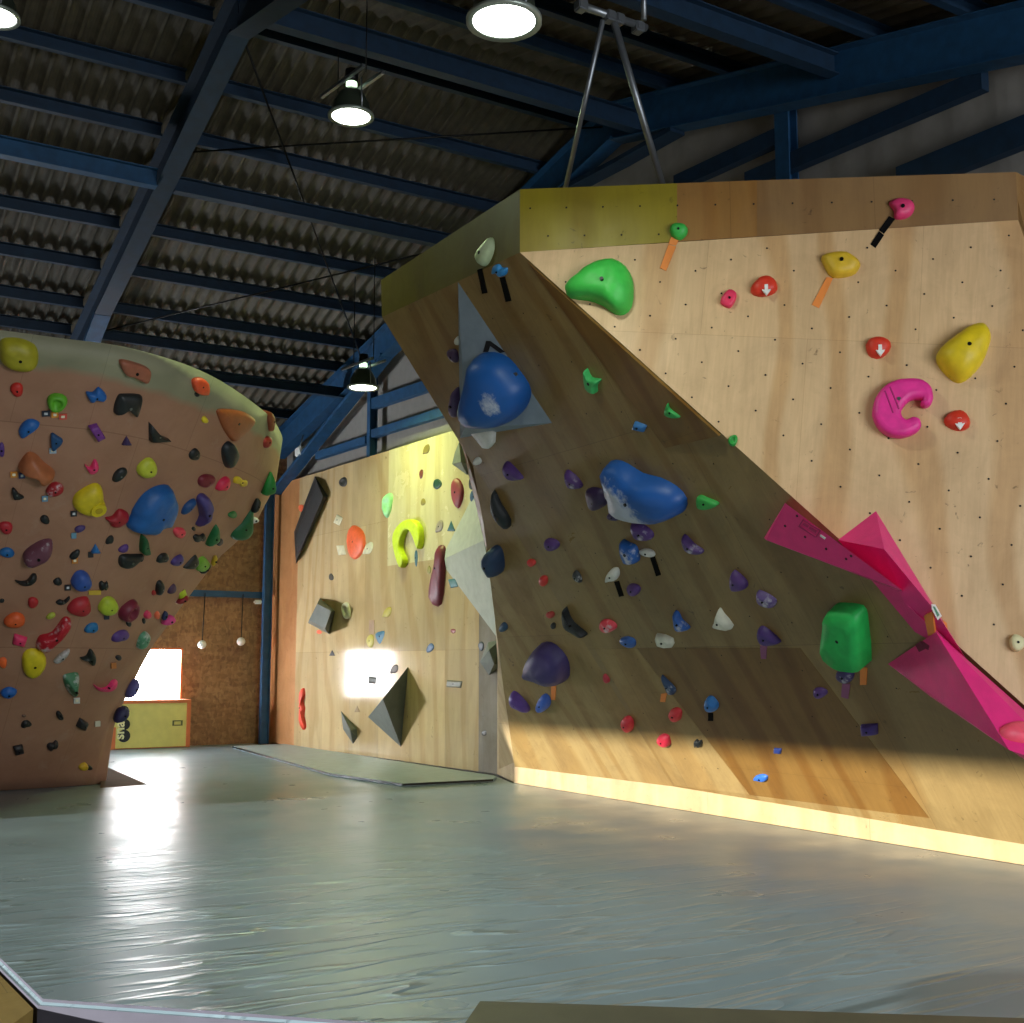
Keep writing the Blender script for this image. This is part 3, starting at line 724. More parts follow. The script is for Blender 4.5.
H(O,124,549,12,6,-30,'purple','purple sliver')
poly(O,[(142,537),(145,537),(148,550),(147,553),(141,552)],'1c5a30','thin green spike',prof='flat')
H(O,75,555,12,7,-45,'black','small black bar')
H(O,7,553,16,9,0,'1b62a0','flat blue oval at picture edge')
poly(O,[(23,559),(27,552),(41,543),(52,542),(53,551),(47,560),(34,566),(25,565)],'6e3f50','big maroon chalky oval',mark='big maroon oval',hf=.5,chalk=1)
poly(O,[(120,562),(123,556),(135,555),(144,556),(138,563),(130,568),(122,568)],'black','long black pointed kidney',mark='long black kidney')
poly(O,[(15,581),(20,582),(27,581),(32,575),(36,575),(37,580),(32,585),(22,586)],'black','black banana-shaped crescent',prof='edge',mark='black banana crescent')
H(O,58,582,9,7,-10,'black','small black lump')
H(O,82,582,20,18,10,'3558a8','round royal blue',mark='round royal blue hold',hf=.5)
H(O,104,586,9,9,0,'black','small black clover',shape='bean')
H(O,2,601,5,4,0,'black','minute black')
H(O,33,603,11,10,0,'b0262c','small round red')
poly(O,[(56,603),(60,600),(64,601),(69,597),(70,599),(64,604),(59,605)],'black','black bone-shaped')
poly(O,[(68,610),(75,601),(86,598),(90,601),(91,610),(85,616),(73,615)],'b52a34','large red teardrop',mark='large red teardrop')
H(O,109,607,19,17,-10,'b8cc38','lime button',mark='lime button')
H(O,130,612,13,24,30,'7a2238','glossy maroon oval pocket',prof='ring',mark='maroon pocket oval')
H(O,160,588,6,14,15,'black','upright black sliver')
H(O,154,593,4,5,0,'b02a2a','minute red')
poly(O,[(193,381),(200,378),(207,382),(207,394),(196,392)],'ef5a30','bright orange-red',prof='flat',mark='bright orange-red hold')
H(O,197,395,5,4,30,'black','minute black')
H(O,205,420,6,7,0,'yellow','tiny yellow knob')
poly(O,[(220,410),(240,411),(253,417),(255,425),(237,442),(228,435),(221,420)],'9c4f22','large rust-brown triangular',mark='large rust-brown triangle',hf=.15)
poly(O,[(266,413),(271,412),(273,416),(274,424),(273,431),(270,430)],'8f4526','rust-brown rim',hf=.3,mark='rust-brown rim hold')
H(O,267,442,8,12,20,'a02a22','dark red rim')
H(O,195,455,10,12,0,'black','round black',hf=.3)
poly(O,[(224,450),(229,443),(234,444),(239,454),(235,463),(229,469),(225,462)],'1b2228','tall black egg',mark='tall black egg')
H(O,207,481,17,12,-30,'7c2233','maroon oval')
H(O,224,484,11,15,15,'e22f55','hot pink lump',shape='drop',mark='hot pink lump')
H(O,241,482,14,8,25,'d9bb22','yellow barred',shape='bean',mark='yellow barred hold')
H(O,189,507,20,6,-45,'1f4c85','slim blue bar')
poly(O,[(200,503),(205,497),(211,500),(210,513),(206,522),(198,527),(202,517)],'4f4382','purple comma-shaped',mark='purple comma')
H(O,194,529,4,4,0,'black','minute black')
H(O,180,533,11,11,0,'ef4a5c','round coral-red',mark='round coral-red hold')
H(O,200,538,12,7,-10,'black','small black peanut',shape='bean')
poly(O,[(207,545),(210,535),(216,524),(219,531),(218,539),(210,546)],'1d6b3a','green leaf-shaped',mark='green leaf')
H(O,233,515,8,7,-20,'2a7a3a','small green')
H(O,220,542,5,8,30,'4a4048','tiny grey')
H(O,163,558,11,9,0,'black','small black half-moon',shape='drop')
H(O,178,561,15,7,-42,'4d3a80','purple lens')
poly(O,[(183,568),(187,563),(195,555),(198,558),(198,564),(192,569)],'black','black half-disc')
H(O,202,564,14,17,20,'6fae2c','leaf green rounded',mark='leaf green rounded hold')
H(O,172,589,6,11,30,'4a3050','dark purple sliver')
H(O,182,594,9,9,-20,'b6cc2c','small lime',shape='quad')
H(O,148,615,7,8,0,'e33a68','tiny pink')
H(O,144,621,3,5,0,'black','minute black')
H(O,157,615,6,8,0,'ef6a48','tiny coral')
H(O,141,558,5,8,10,'black','tiny black')
H(O,15,621,21,14,0,'e0602c','orange slotted',prof='dome',mark='orange slotted hold')
poly(O,[(37,647),(41,638),(53,634),(63,621),(68,619),(72,623),(68,632),(59,641),(47,652),(39,651)],'b5182a','long red bone-shaped',mark='long red bone',chalk=1,k=3,hf=.4)
H(O,51,616,10,5,-20,'a8b040','tiny olive')
H(O,92,628,13,10,10,'2470a8','small blue cap',shape='drop')
H(O,129,624,5,5,0,'black','minute black')
H(O,121,636,17,10,-5,'5a3c86','purple scoop',shape='drop')
H(O,143,640,10,18,25,'5c9a78','chalky green flake',chalk=2,mark='chalky green flake')
H(O,20,641,14,11,10,'e23c6a','pink block',shape='quad')
H(O,3,663,9,10,0,'f06a30','small orange at the picture edge')
H(O,34,664,26,27,0,'dcc821','round plain yellow disc',mark='round yellow disc',hf=.3,bolt=True)
H(O,62,657,22,6,-40,'9a8f84','grey chalky bar',chalk=2)
poly(O,[(81,659),(87,657),(91,650),(96,656),(95,664),(91,665),(88,661)],'1c2420','black three-lobed',mark='black three-lobed hold')
H(O,119,658,6,5,0,'2a2830','tiny black')
poly(O,[(1,692),(9,688),(17,691),(15,696),(8,699),(2,696)],'2060b0','small blue edge',prof='edge')
poly(O,[(65,680),(69,677),(80,676),(81,688),(78,700),(73,698),(67,690)],'3f7a54','green chalky pyramid',prof='cone',hf=.5,chalk=2,mark='green chalky pyramid')
poly(O,[(96,686),(101,689),(108,687),(113,681),(118,681),(116,688),(108,692),(99,691)],'ea3a78','pink smile-shaped',prof='edge',mark='pink smile')
poly(O,[(21,727),(23,722),(28,721),(32,725),(27,726),(24,728)],'black','small black arch',prof='edge')
H(O,60,716,6,9,-30,'black','small black ring',prof='ring')
H(O,83,725,9,10,20,'252528','small black diamond',shape='quad')
H(O,19,750,10,9,-20,'232022','small black block',shape='quad')
H(O,53,746,12,7,-25,'262224','small black bean',shape='bean')
H(O,84,767,9,8,0,'d0a82a','small ochre-yellow')
H(O,90,768,5,5,0,'black','minute black')
H(O,24,716,4,3,0,'6a5044','minute brown')
# holds sticking out past the rim, hung on the nose
def rim(x, y, pts, col, desc, anchor, hf=.3, **k):
    loc, n = tangent('O', *anchor); nn = (n - ray(*anchor).normalized() * .6).normalized()
    P3 = [on(a, b, loc, nn) for a, b in pts]; bm = bmesh.new(); c = sum(P3, V()) / len(P3); rings = []
    Hh = hf * min((P3[0] - P3[len(P3) // 2]).length, .4)
    for s, h in ((.8, -1), (1, -.3), (1, .2), (.85, .7), (.5, 1)):
        rings.append([bm.verts.new(c + (p - c) * s + nn * (h * Hh)) for p in P3])
    for r0, r1 in zip(rings, rings[1:]):
        for i in range(len(P3)): j = (i + 1) % len(P3); bm.faces.new((r0[i], r0[j], r1[j], r1[i]))
    bm.faces.new(rings[-1]); bm.faces.new(rings[0][::-1]); bmesh.ops.recalc_face_normals(bm, faces=bm.faces)
    o = link('climbing_hold', bm, hold_mat(hexm(col)), smooth=True, loc=c); reg(o, x, y, desc, k.get('mark')); add_bolt(o, c, nn, Hh, .012, M['dark']); return o
rim(243,521,spline([(227,528),(238,519),(251,504),(252,520),(251,532),(243,539),(232,538)]),'176338','large dark green cone',(238,530),mark='dark green cone')
rim(269,485,spline([(262,494),(271,472),(275,488),(272,494)],2),'1c7a35','green wedge on the rim',(264,484))
rim(256,505,spline([(252,512),(256,499),(260,501),(257,511)],2),'black','black fin on the rim',(250,508))
rim(254,520,spline([(250,517),(257,518),(258,521),(251,523)],2),'white','small white nub on the rim',(246,519))
rim(205,569,spline([(200,572),(208,564),(210,566),(204,573)],2),'black','black sliver on the rim',(198,570))
rim(214,560,spline([(212,565),(215,556),(217,557),(214,565)],2),'d0b030','thin yellow sliver on the rim',(207,561))
rim(182,600,spline([(176,603),(185,595),(188,598),(182,603)],2),'8f2028','dark red wedge on the rim',(176,601))
rim(165,615,spline([(162,619),(165,611),(168,614),(165,620)],2),'27345c','navy flake on the rim',(160,616))
rim(168,621,spline([(162,624),(170,615),(175,619),(170,624)],2),'dd4a90','magenta flake on the rim',(158,621))
rim(133,688,spline([(127,698),(130,686),(136,679),(138,685),(134,694)],3),'5d5a98','violet disc on the rim beside the window',(125,690),mark='violet disc beside the window')
rim(121,713,spline([(115,722),(119,710),(126,707),(128,714),(122,721)],3),'2b2a55','navy lump on the rim above the logo',(112,714))
# grade tags
for x,y,a,m,d in ((46,414,8,'2a3140','dark grade tag with pale marks'),(55,415,7,'e59a3c','orange grade tag'),(63,417,8,'d8584a','red grade tag'),(53,451,7,'9fb8cc','pale blue tag'),(14,475,7,'d8923a','orange tag'),(22,476,6,'2f3f78','navy tag'),
                (45,499,6,'6f9cb8','light blue tag'),(74,514,6,'2b2b33','black tag with pale centre'),(74,536,5,'6f9cb8','light blue tag'),(91,555,5,'2b2b33','tiny black tag'),(75,561,6,'d08838','orange tag'),(68,588,6,'2b2b33','tiny black tag'),
                (95,593,12,'d8b840','long yellow tag'),(107,617,5,'2b3348','tiny navy tag'),(114,666,5,'c87838','orange tag'),(98,724,5,'d8d4cc','white tag'),(77,701,6,'dcdcd6','white tag')):
    w_, h_ = a / 2, (2.5 if a != 12 else 1.8)
    o,loc,n=tape('O',[(x-w_,y-h_),(x+w_,y-h_-.4),(x+w_,y+h_),(x-w_,y+h_+.3)],plain('tag_'+m,m,.5),d,name='grade_tag',cat='tag')
    if a in (8,7,6):
        P3=[on(p,q,loc+n*.024,n) for p,q in ((x-w_*.45,y-h_*.45),(x+w_*.45,y-h_*.5),(x+w_*.45,y+h_*.4),(x-w_*.45,y+h_*.45))]
        link('tag_print',slab(P3,.002,n=n),plain('tagprint_'+('l' if m.startswith('2') else 'd'),'c8ccd4' if m.startswith('2') else 'fff0d0',.5),o)
# knob on the sombrero hold
def knob(parent, c, n, r, h, mat, name='knob', off=V()):
    bm = bmesh.new(); tube(bm, c + off - n * .02, c + off + n * h, r, 20, r * .8); link(name, bm, mat, parent, False)
yo_o,yc,yn,yh,yu,yv=yo
kp=on(95,504,yc,yn); knob(yo_o,kp,yn,.085,yh*1.15,hold_mat('d8c21e'))
knob(yo_o,kp,yn,.04,yh*1.2,hold_mat('b8a018'),'pocket')

# ============================================================ far plywood wall
Mw='M'
def pyramid(w, base, apex, hgt, mats, desc, name='wall_volume', mark=None, tri=None, sink=.0, offs=None):
    """faceted volume: base outline in the picture on the wall, apex raised off it"""
    x=sum(p[0] for p in base)/len(base); y=sum(p[1] for p in base)/len(base)
    loc,n=tangent(w,x,y); B=[on(a,b,loc-n*sink,n) for a,b in base]
    aps=[on(a,b,loc+n*hgt,n) for a,b in apex]
    bm=bmesh.new(); bv=[bm.verts.new(p) for p in B]; av=[bm.verts.new(p) for p in aps]; allv=bv+av
    for f in tri: bm.faces.new([allv[i] for i in f])
    bm.faces.new(bv[::-1]); bmesh.ops.recalc_face_normals(bm,faces=bm.faces); set_uv(bm)
    o=link(name,bm,mats,loc=B[0]); reg(o,x,y,desc,mark,'wall volume'); return o,loc,n,aps
pyramid(Mw,[(315,476),(328,496),(296,564),(294,532)],[(317,482),(323,497),(298,556),(297,534)],.12,M['voldark'],'long charcoal kite-shaped wall volume near the top left',mark='charcoal kite volume',tri=[(0,1,5,4),(1,2,6,5),(2,3,7,6),(3,0,4,7),(4,5,6,7)])
H(Mw,343,482,8,10,0,'3a3a38','small dark ring',prof='ring',hf=.4)
H(Mw,301,508,5,8,0,'ef6a40','small orange')
H(Mw,338,520,7,10,20,'cream','small cream',shape='quad')
H(Mw,341,550,8,11,-15,'cream','small cream',shape='quad')
H(Mw,368,548,9,13,10,'d0cba8','cream flake',shape='drop')
H(Mw,355,542,17,36,3,'f0683a','tall orange ellipse',hf=.45,mark='tall orange ellipse')
poly(Mw,[(382,508),(383,498),(388,493),(392,495),(391,506),(389,514),(386,518),(383,512)],'9fe0a0','pale mint loop',prof='ring',hf=.6,mark='pale mint loop')
H(Mw,426,449,7,10,0,'7a6a2a','small brown-yellow',shape='drop')
H(Mw,421,474,4,9,10,'6a3020','tiny brown drop')
H(Mw,437,484,9,10,0,'123f30','round dark green',hf=.5)
H(Mw,423,502,5,7,0,'8a7a2a','tiny olive')
poly(Mw,[(451,484),(455,478),(460,481),(463,492),(460,505),(456,508),(452,500)],'8f3038','tall maroon blade',mark='tall maroon blade',hf=.6)
pyramid(Mw,[(452,464),(455,452),(459,442),(474,466),(467,475)],[(461,462)],.3,M['volgrey'],'dark grey pyramid volume tucked under the overhang edge',mark='dark grey pyramid volume',tri=[(0,1,5),(1,2,5),(2,3,5),(3,4,5),(4,0,5)])
o,c,n,hh,u,vv=slab_hold(Mw,spline([(404,567),(399,552),(397.5,537),(402,527),(409,521),(417,520),(423,527),(424.5,540),(422,549),(418,538),(413,530),(408,532),(404.5,541),(404,549),(408,559),(407,565)],3),410,545,.1,hold_mat('c8dc1c'),.02)
add_bolt(o,on(402,546,c,n),n,hh-.02,.014); reg(o,411,543,'big lime-yellow hook-shaped','lime-yellow hook')
H(Mw,416,558,3,18,0,'2a5a6a','thin teal vertical')
H(Mw,439,526,8,12,0,'9a8c78','tan rounded',shape='drop')
H(Mw,451,526,8,11,0,'1f5a60','dark teal wedge',shape='tri')
poly(Mw,[(437,547),(441,545),(444,549),(444,567),(440,604),(429,601),(433,576),(436,560)],'6f2230','long tapering maroon',mark='long tapering maroon hold',hf=.8)
H(Mw,429,570,4,8,0,'8a8030','minute olive')
H(Mw,453,583,8,10,-20,'3f6f74','grey-teal block',shape='quad')
# the large pale grey volume
bv=[(440,561),(478,486),(500,560),(499,640)]
pyramid(Mw,bv,[(484,540)],.25,M['volpale'],'large pale grey triangular wall volume beside the fold',mark='large pale grey volume',tri=[(0,1,4),(1,2,4),(2,3,4),(3,0,4)])
H('M',474,497,9,13,-15,'23476a','dark blue flake')
H('M',471,484,5,12,0,'202428','black flake under the grey pyramid')
# grey box volume
pyramid(Mw,[(320,598),(335,611),(329,634),(308,623)],[(317,604),(331,611),(325,629),(309,620)],.3,M['volgrey'],'grey square box volume',mark='grey box volume',tri=[(0,1,5,4),(1,2,6,5),(2,3,7,6),(3,0,4,7),(4,5,6,7)])
poly(Mw,[(342,604),(348,603),(350,616),(345,619),(342,613)],'e0ddc0','cream frame-shaped',prof='ring',hf=.5,mark='cream frame hold')
H(Mw,331,577,5,7,0,'4a4438','tiny dark')
H(Mw,387,612,8,11,10,'b0a030','small mustard',shape='drop')
H(Mw,370,641,7,14,0,'c0b048','upright mustard')
tape(Mw,[(369,620),(374,620),(374,634),(369,634)],plain('brown_tape','9a7a5a',.6),'faded brown tape strip above the mustard hold')
poly(Mw,[(375,634),(384,631),(383,638),(379,644)],'2a6a88','teal triangular',prof='cone',mark='teal triangle')
H(Mw,430,648,6,11,35,'3a5a80','small blue-grey lens')
H(Mw,453,631,5,5,0,'8a3018','minute rust')
H(Mw,332,653,6,6,0,'30282a','tiny black',shape='tri')
H(Mw,394,669,8,9,0,'5a4838','small brown',shape='drop')
H(Mw,372,680,8,8,0,'3a3a2e','small black-green block',shape='quad')
H(Mw,454,684,16,8,0,'6a6650','short grey-brown peg',shape='quad',hf=.7)
pyramid(Mw,[(408,667),(368,717),(401,747)],[(383,699)],.45,M['volgrey'],'large dark grey triangular pyramid volume low on the wall',mark='large dark grey pyramid',tri=[(0,1,3),(1,2,3),(2,0,3)])
pyramid(Mw,[(341,711),(357,729),(357,738),(353,744),(343,729)],[(350,730)],.15,M['volgrey'],'slim grey leaf-shaped wall volume',mark='slim grey leaf volume',tri=[(0,1,5),(1,2,5),(2,3,5),(3,4,5),(4,0,5)])
H(Mw,357,709,6,7,0,'8a7048','tiny brown',shape='tri')
poly(Mw,[(300,690),(303,688),(304,695),(302,701),(304,708),(303,716),(305,727),(302,730),(300,724),(301,714),(300,706),(301,698)],'e8482c','long red squiggle-shaped',mark='red squiggle',hf=1.2,k=2)
pyramid(Mw,[(488,642),(500,640),(503,664),(489,675),(480,662)],[(489,650),(494,664)],.22,M['volgrey'],'dark grey faceted wall volume low beside the fold',mark='low dark grey faceted volume',tri=[(0,1,5),(1,2,6,5),(2,3,6),(3,4,6),(4,0,5,6)])
H(Mw,481,646,6,9,0,'25303a','dark blue-black knob')
H(Mw,319,632,5,4,0,'ef5a30','minute orange')
H(Mw,484,733,5,6,0,'30302e','minute black')

# ============================================================ right wall: overhang (D), fold side (L)
p_,loc,n,ap=pyramid('D',[(458,282),(552,423),(460,438)],[(465,428)],.22,M['volblue'],'tall blue-grey triangular wall volume at the overhang edge',mark='blue-grey triangular volume',tri=[(0,1,3),(1,2,3),(2,0,3)])
# big bulb on it
vloc,vn=loc,n
fn2=(on(552,423,loc,n)-on(458,282,loc,n)).cross(ap[0]-on(458,282,loc,n)).normalized()
if fn2.dot(-ray(500,390))<0: fn2=-fn2
fp=on(458,282,loc,n)
def onvol(pts,prof,hf,mat,seed):
    P3=[on(x,y,fp,fn2) for x,y in pts]; c=sum(P3,V())/len(P3); bm=bmesh.new(); rings=[]; u,v2=uvbasis(fn2)
    Hh=hf*.5
    for s,h in PROF[prof]:
        row=[]
        for p in P3:
            q=c+(p-c)*s+fn2*(-.02 if h<0 else h*Hh); q-=u*0
            row.append(bm.verts.new(q))
        rings.append(row)
    for r0,r1 in zip(rings,rings[1:]):
        for i in range(len(P3)): j=(i+1)%len(P3); bm.faces.new((r0[i],r0[j],r1[j],r1[i]))
    bm.faces.new(rings[-1]); bm.faces.new(rings[0][::-1]); bmesh.ops.recalc_face_normals(bm,faces=bm.faces)
    return link('climbing_hold',bm,mat,smooth=True,loc=c),c,Hh
bulb=spline([(476.5,358),(483,353),(495,352),(510,358),(521,370),(530,383),(531,396),(526,408),(516,418),(503,424.5),(490,426),(475,424.5),(466.6,416),(466,404.6),(470,388),(474,373)],2)
o,c,hh=onvol(bulb,'dome',.5,hold_mat('15559f',0),3); o.data.materials[0]=spot_mat('15559f',on(494,402,c+fn2*hh*.7,fn2)-c,.1); add_bolt(o,on(520,372,c,fn2),fn2,hh*.3,.02); reg(o,498,390,'big blue bulb-shaped','big blue bulb')
mk=[on(x,y,fp+fn2*.004,fn2) for x,y in ((483,352),(486,341),(490,341),(505,352),(500,353),(490,346),(488,352))]
o2=link('logo_mark',slab(mk,.004,n=fn2),M['black'],p_)
poly('D',[(471,430),(483,429.5),(495,429),(494,443),(490,448),(485,447)],'e2e2dc','big white shark-tooth shaped',prof='flat',hf=.25,bolt=False,k=0,mark='white shark tooth')
H('D',457,341,5,9,0,'white','small white knob at the volume edge')
poly('D',[(447,351),(455,350),(457.5,358),(456,363),(450,358)],'4a3358','purple horned',mark='purple horned hold')
H('D',455,404,8,30,4,'4a3360','long purple behind the volume',shape='oval')
H('L',477,461.5,8,8,0,'white','small round white',)
poly('D',[(586,369),(590.6,378),(600,380),(596,386),(596,393),(588,388),(586,378)],'3fb562','green bird-shaped',prof='flat',hf=.3,mark='green bird')
poly('D',[(669,402),(671,408),(681.5,416),(675,417),(666,413)],'35a550','green hooked',prof='flat',mark='green hook')
H('D',733,440,9,12,10,'2d9a3e','green ring on the arete',prof='ring')
H('D',639,427,13,8,15,'3a78b8','small blue chip',shape='quad',prof='edge')
PU='58387c'
poly('D',[(504,463),(509,464),(521,477),(520,480),(509,480),(503,471)],PU,'purple wedge',prof='edge',mark='upper purple wedge')
poly('D',[(565,471),(574,476),(581.5,486),(577,489),(567.6,487)],PU,'chalky purple wedge',prof='edge',chalk=1)
poly('D',[(586,490),(600,490),(607,501),(602,508),(593,511),(588,505)],'33214c','dark purple five-sided',mark='dark purple five-sided hold')
sad=poly('D',[(601,469),(610,464),(622,468),(637,477.5),(654,482),(671,491),(680.7,503),(679.5,514),(671,520),(656,524.6),(637,522),(619.6,516.6),(611,510.5),(608.6,498),(603.7,486)],'1b58a6','huge blue saddle-shaped',mark='huge blue saddle',hf=.36,chalk=0,k=2,bolt=True)
sad[0].data.materials[0]=spot_mat('1b58a6',on(624,508,sad[1]+sad[2]*sad[3]*.5,sad[2])-sad[1],.24)
H('D',613,517,13,8,20,'3c2a60','purple lump peeking from underneath')
poly('D',[(631,523),(643,526),(652,534),(650,540),(640,540),(633,536)],PU,'purple wedge',prof='edge',chalk=1)
H('D',551,545,14,13,20,PU,'round purple')
poly('L',[(492.6,491),(499,504),(509,521),(506,530),(498,521),(491.6,507)],'1c2226','long black blade in the fold',hf=.5,k=2,mark='black blade in the fold')
H('L',493,562,15,27,-8,'243c5c','big dark blue rounded',hf=.6,mark='dark blue bulge')
H('M',484,583,8,9,0,'1f4a70','small blue on the pale grey volume')
H('L',531,563,8,8,20,'d83a38','small red')
H('L',543,581,9,10,20,'cc3430','red rounded')
H('D',577,577,6,14,-30,'2a2f33','black and white sliver',chalk=1)
H('D',612,575,13,14,0,'d8dad2','white pear-shaped',shape='drop',mark='white pear-shaped hold')
H('D',633,590,14,11,20,PU,'purple rounded')
poly('D',[(620,541.7),(628,544),(635,548),(637.4,562),(625,564)],'2a66b8','chalky blue shield',chalk=2,mark='chalky blue shield')
poly('D',[(698,496),(706,498),(718.6,504),(707.6,509),(698.5,507)],'3cb04f','green winged',prof='flat',mark='green winged hold')
poly('D',[(682,536),(685.6,537),(693,544.7),(702,551),(700,554.5),(690.5,553),(683,547)],'5c3f80','purple crescent',prof='edge',chalk=1,mark='chalky purple crescent')
H('D',647,553,16,8,18,'e2e2da','white oval',mark='white oval hold')
poly('D',[(729.6,584),(731,574),(734.5,571.6),(746,582.6),(744,590),(733,591)],PU,'purple rounded block',mark='purple rounded block')
poly('D',[(756.5,592),(761,592),(771,597),(775.5,602),(772,608),(762.6,607),(756.5,602)],'6a5490','chalky purple scoop',prof='edge',chalk=2)
poly('D',[(673,613),(677,613),(681,620.5),(688.5,628),(684,631.5),(675,630)],'2b62b4','blue curled',prof='edge',chalk=1,mark='blue curled hold')
poly('D',[(718,609),(722,614),(732,626.6),(726,631),(712.5,626.6),(714,622)],'dcdcca','white sail-shaped',prof='edge',k=2,mark='white sail')
poly('D',[(656,634),(672,639),(671,648),(656,646)],'d8d8c6','white block',prof='edge',k=2,mark='white block')
H('D',627.6,642.5,17,10,12,'2d5ea8','blue flat',prof='edge')
H('D',607,626.5,18,12,15,'e84858','red and white chalky',chalk=2,mark='chalky red hold')
poly('D',[(757.7,629),(764,628),(779,641),(776,644.5),(764,645.5),(757.7,639)],'4a3078','purple three-cornered',prof='edge',mark='purple three-cornered hold')
poly('D',[(831.5,608),(840,606.6),(854.7,608),(862,613),(864.5,628),(867.4,664.5),(857,666.5),(842.5,663),(829,656),(826.6,635),(829,618)],'22b552','large bright green block-shaped',mark='large green block',prof='flat',hf=.3,chalk=0,k=2,bolt=True)
H('D',844.6,676,17,16,15,'3f3268','chalky purple knob',chalk=1,mark='chalky purple knob')
H('D',819.6,693,15,10,5,PU,'small purple oval')
H('D',869,730,17,12,-10,'432c7c','deep purple block',shape='quad',mark='deep purple block')
H('D',760.5,778,14,8,15,'2b62b8','small blue chip',shape='drop')
H('D',777.5,751,8,6,0,'2a3f88','tiny navy',shape='quad')
poly('L',[(532,651),(541,646),(551,649.6),(561,661),(564.4,673.7),(562,684),(551,684.4),(538.5,680),(527,673.7),(525.7,666)],'3c3068','big dark purple dome',mark='big dark purple dome',hf=.5,k=2,bolt=True)
poly('L',[(510,693.5),(515.6,694),(527,706.7),(527,713),(517,709),(510.5,703)],'5c3a90','purple beak-shaped',prof='edge')
H('L',542.8,704,12,17,10,'3560c0','bright blue rounded',mark='bright blue rounded hold')
H('L',627,724.5,10,17,-15,'d82c3c','crimson drop')
H('D',675,715,13,13,20,'d8303c','crimson knob')
H('D',663.5,741,14,12,25,'d42c44','crimson scooped')
H('L',606,679,5,10,-30,'b83040','tiny red hook')
H('D',698,743.6,8,8,0,'black','tiny black lobed',shape='bean')
poly('D',[(661,676),(665.5,679),(675,689),(673,695),(668,693)],'2a4468','blue and white shoe-shaped',chalk=1,mark='shoe-shaped hold')
H('D',710.5,705,13,16,0,'2b74bc','glossy blue rounded',mark='glossy blue hold')
poly('L',[(565,607.6),(568,616),(573,624),(585,634),(583,636),(569,628),(566,621.6)],'1d2226','long black wing in the fold',prof='flat',k=2,mark='black wing in the fold')
H('L',550,615,8,7,0,'b83a34','tiny red')
H('L',553,626,5,6,0,'20262a','tiny black')
H('L',503,627.6,8,9,0,'2a4a68','small steel blue')
tape('D',[(614,582),(618.5,581),(623.5,596),(619,597)],M['blackt'],'black tape strip below the white pear-shaped hold')
tape('D',[(650,558),(654.5,557),(660.5,575),(656,576.5)],M['blackt'],'black tape strip below the white oval hold')
tape('D',[(760,646),(767,646),(766,659),(761,659)],M['pinkt'],'purple tape strip below the three-cornered purple hold')
tape('D',[(860,668),(867,668),(866,685),(860,685)],M['oranget'],'orange tape strip below the large green block hold')
tape('D',[(842,684),(850,684),(848,699),(841,697)],M['pinkt'],'purple tape strip below the chalky purple knob')
tape('L',[(551,686),(556,686),(555,700),(551,700)],M['oranget'],'orange tape strip below the big dark purple dome hold')
tape('D',[(661,694),(667,693),(665,702),(660,702)],M['oranget'],'orange tape strip below the shoe-shaped hold')
tape('D',[(708,713),(713,713),(713,721),(708,721)],M['blackt'],'black tape strip below the glossy blue hold')
# holds on the yellow side band
poly('G',[(490,237),(492,248),(487,262),(481,266),(476,259),(480,250)],'b8c8a0','pale green-white leaf-shaped',mark='pale leaf hold',hf=.35)
tape('D',[(477,270),(481.5,268.5),(487,293),(482,294)],M['blackt'],'black tape strip below the pale leaf-shaped hold')
H('D',499,271,15,11,20,'2f86c8','sky blue knobbly',shape='bean',mark='sky blue knobbly hold')
tape('D',[(499.5,278),(504.5,277),(511,301),(505.5,302)],M['blackt'],'black tape strip below the sky blue knobbly hold')
# ============================================================ pale upper face
poly('R',[(563.7,285),(574.7,275),(589,264),(606.5,258),(621,260.5),(631,272.7),(633,287),(631,303),(623.6,311),(614,310.6),(601.6,302),(587,297),(570,294.7)],'3fc04a','large bright green lobed',mark='large green lobed hold',hf=.45,k=2,chalk=0,bolt=True)
H('F',678.6,230.6,17,18,0,'36b048','knobbly green',hf=.5,mark='knobbly green hold')
tape('F',[(671,237),(679,239),(676,245.5),(668.5,244)],M['oranget'],'upper half of the orange tape on the wooden band')
tape('R',[(668.5,244.5),(676,246.5),(666,270.7),(660,268)],M['oranget'],'orange tape strip below the knobbly green hold')
poly('R',[(720,302),(728.7,290),(736.5,293.5),(734,303),(728.7,307.6)],'e8365e','small pink-red faceted',prof='flat',mark='small pink-red hold')
def arrowed(x,y,d,mark):
    o,c,n,hh,u,vv=H('R',x,y,27,20,-5,'d8361e',d,hf=.45,mark=mark,bolt=False)
    a=on(x+2,y+3,c+n*hh,n); s=.006
    P=[(-.2,-.35),(-.2,.0),(-.6,0),(0,.75),(.6,0),(.2,0),(.2,-.35)]
    P=[(-.16,.5),(.16,.5),(.16,-.05),(.42,-.02),(0,-.6),(-.42,-.02),(-.16,-.05)]
    pts=[a+u*(px*.07)+vv*(py*.07) for px,py in P]
    bm=slab(pts,.02,n=n); link('arrow_mark',bm,M['white'],o)
arrowed(764.4,286,'red oval hold with a white arrow, the topmost of three','topmost red arrow hold')
arrowed(878.4,346.5,'red oval hold with a white arrow, middle of three','middle red arrow hold')
arrowed(958,420,'red oval hold with a white arrow, lowest of three','lowest red arrow hold')
poly('F',[(889,202),(898.7,197.4),(909.7,199),(915,205.5),(912,214),(903.6,218.4),(895,217.7),(894,210)],'e03a72','hot pink shell-shaped',mark='hot pink shell',hf=.4)
tape('F',[(889,216),(895,219),(884,234),(879,230)],M['blackt'],'upper half of the black tape on the wooden band')
tape('R',[(879,231),(884,235),(875.5,247.7),(870.6,244)],M['blackt'],'black tape strip running down from the hot pink shell hold')
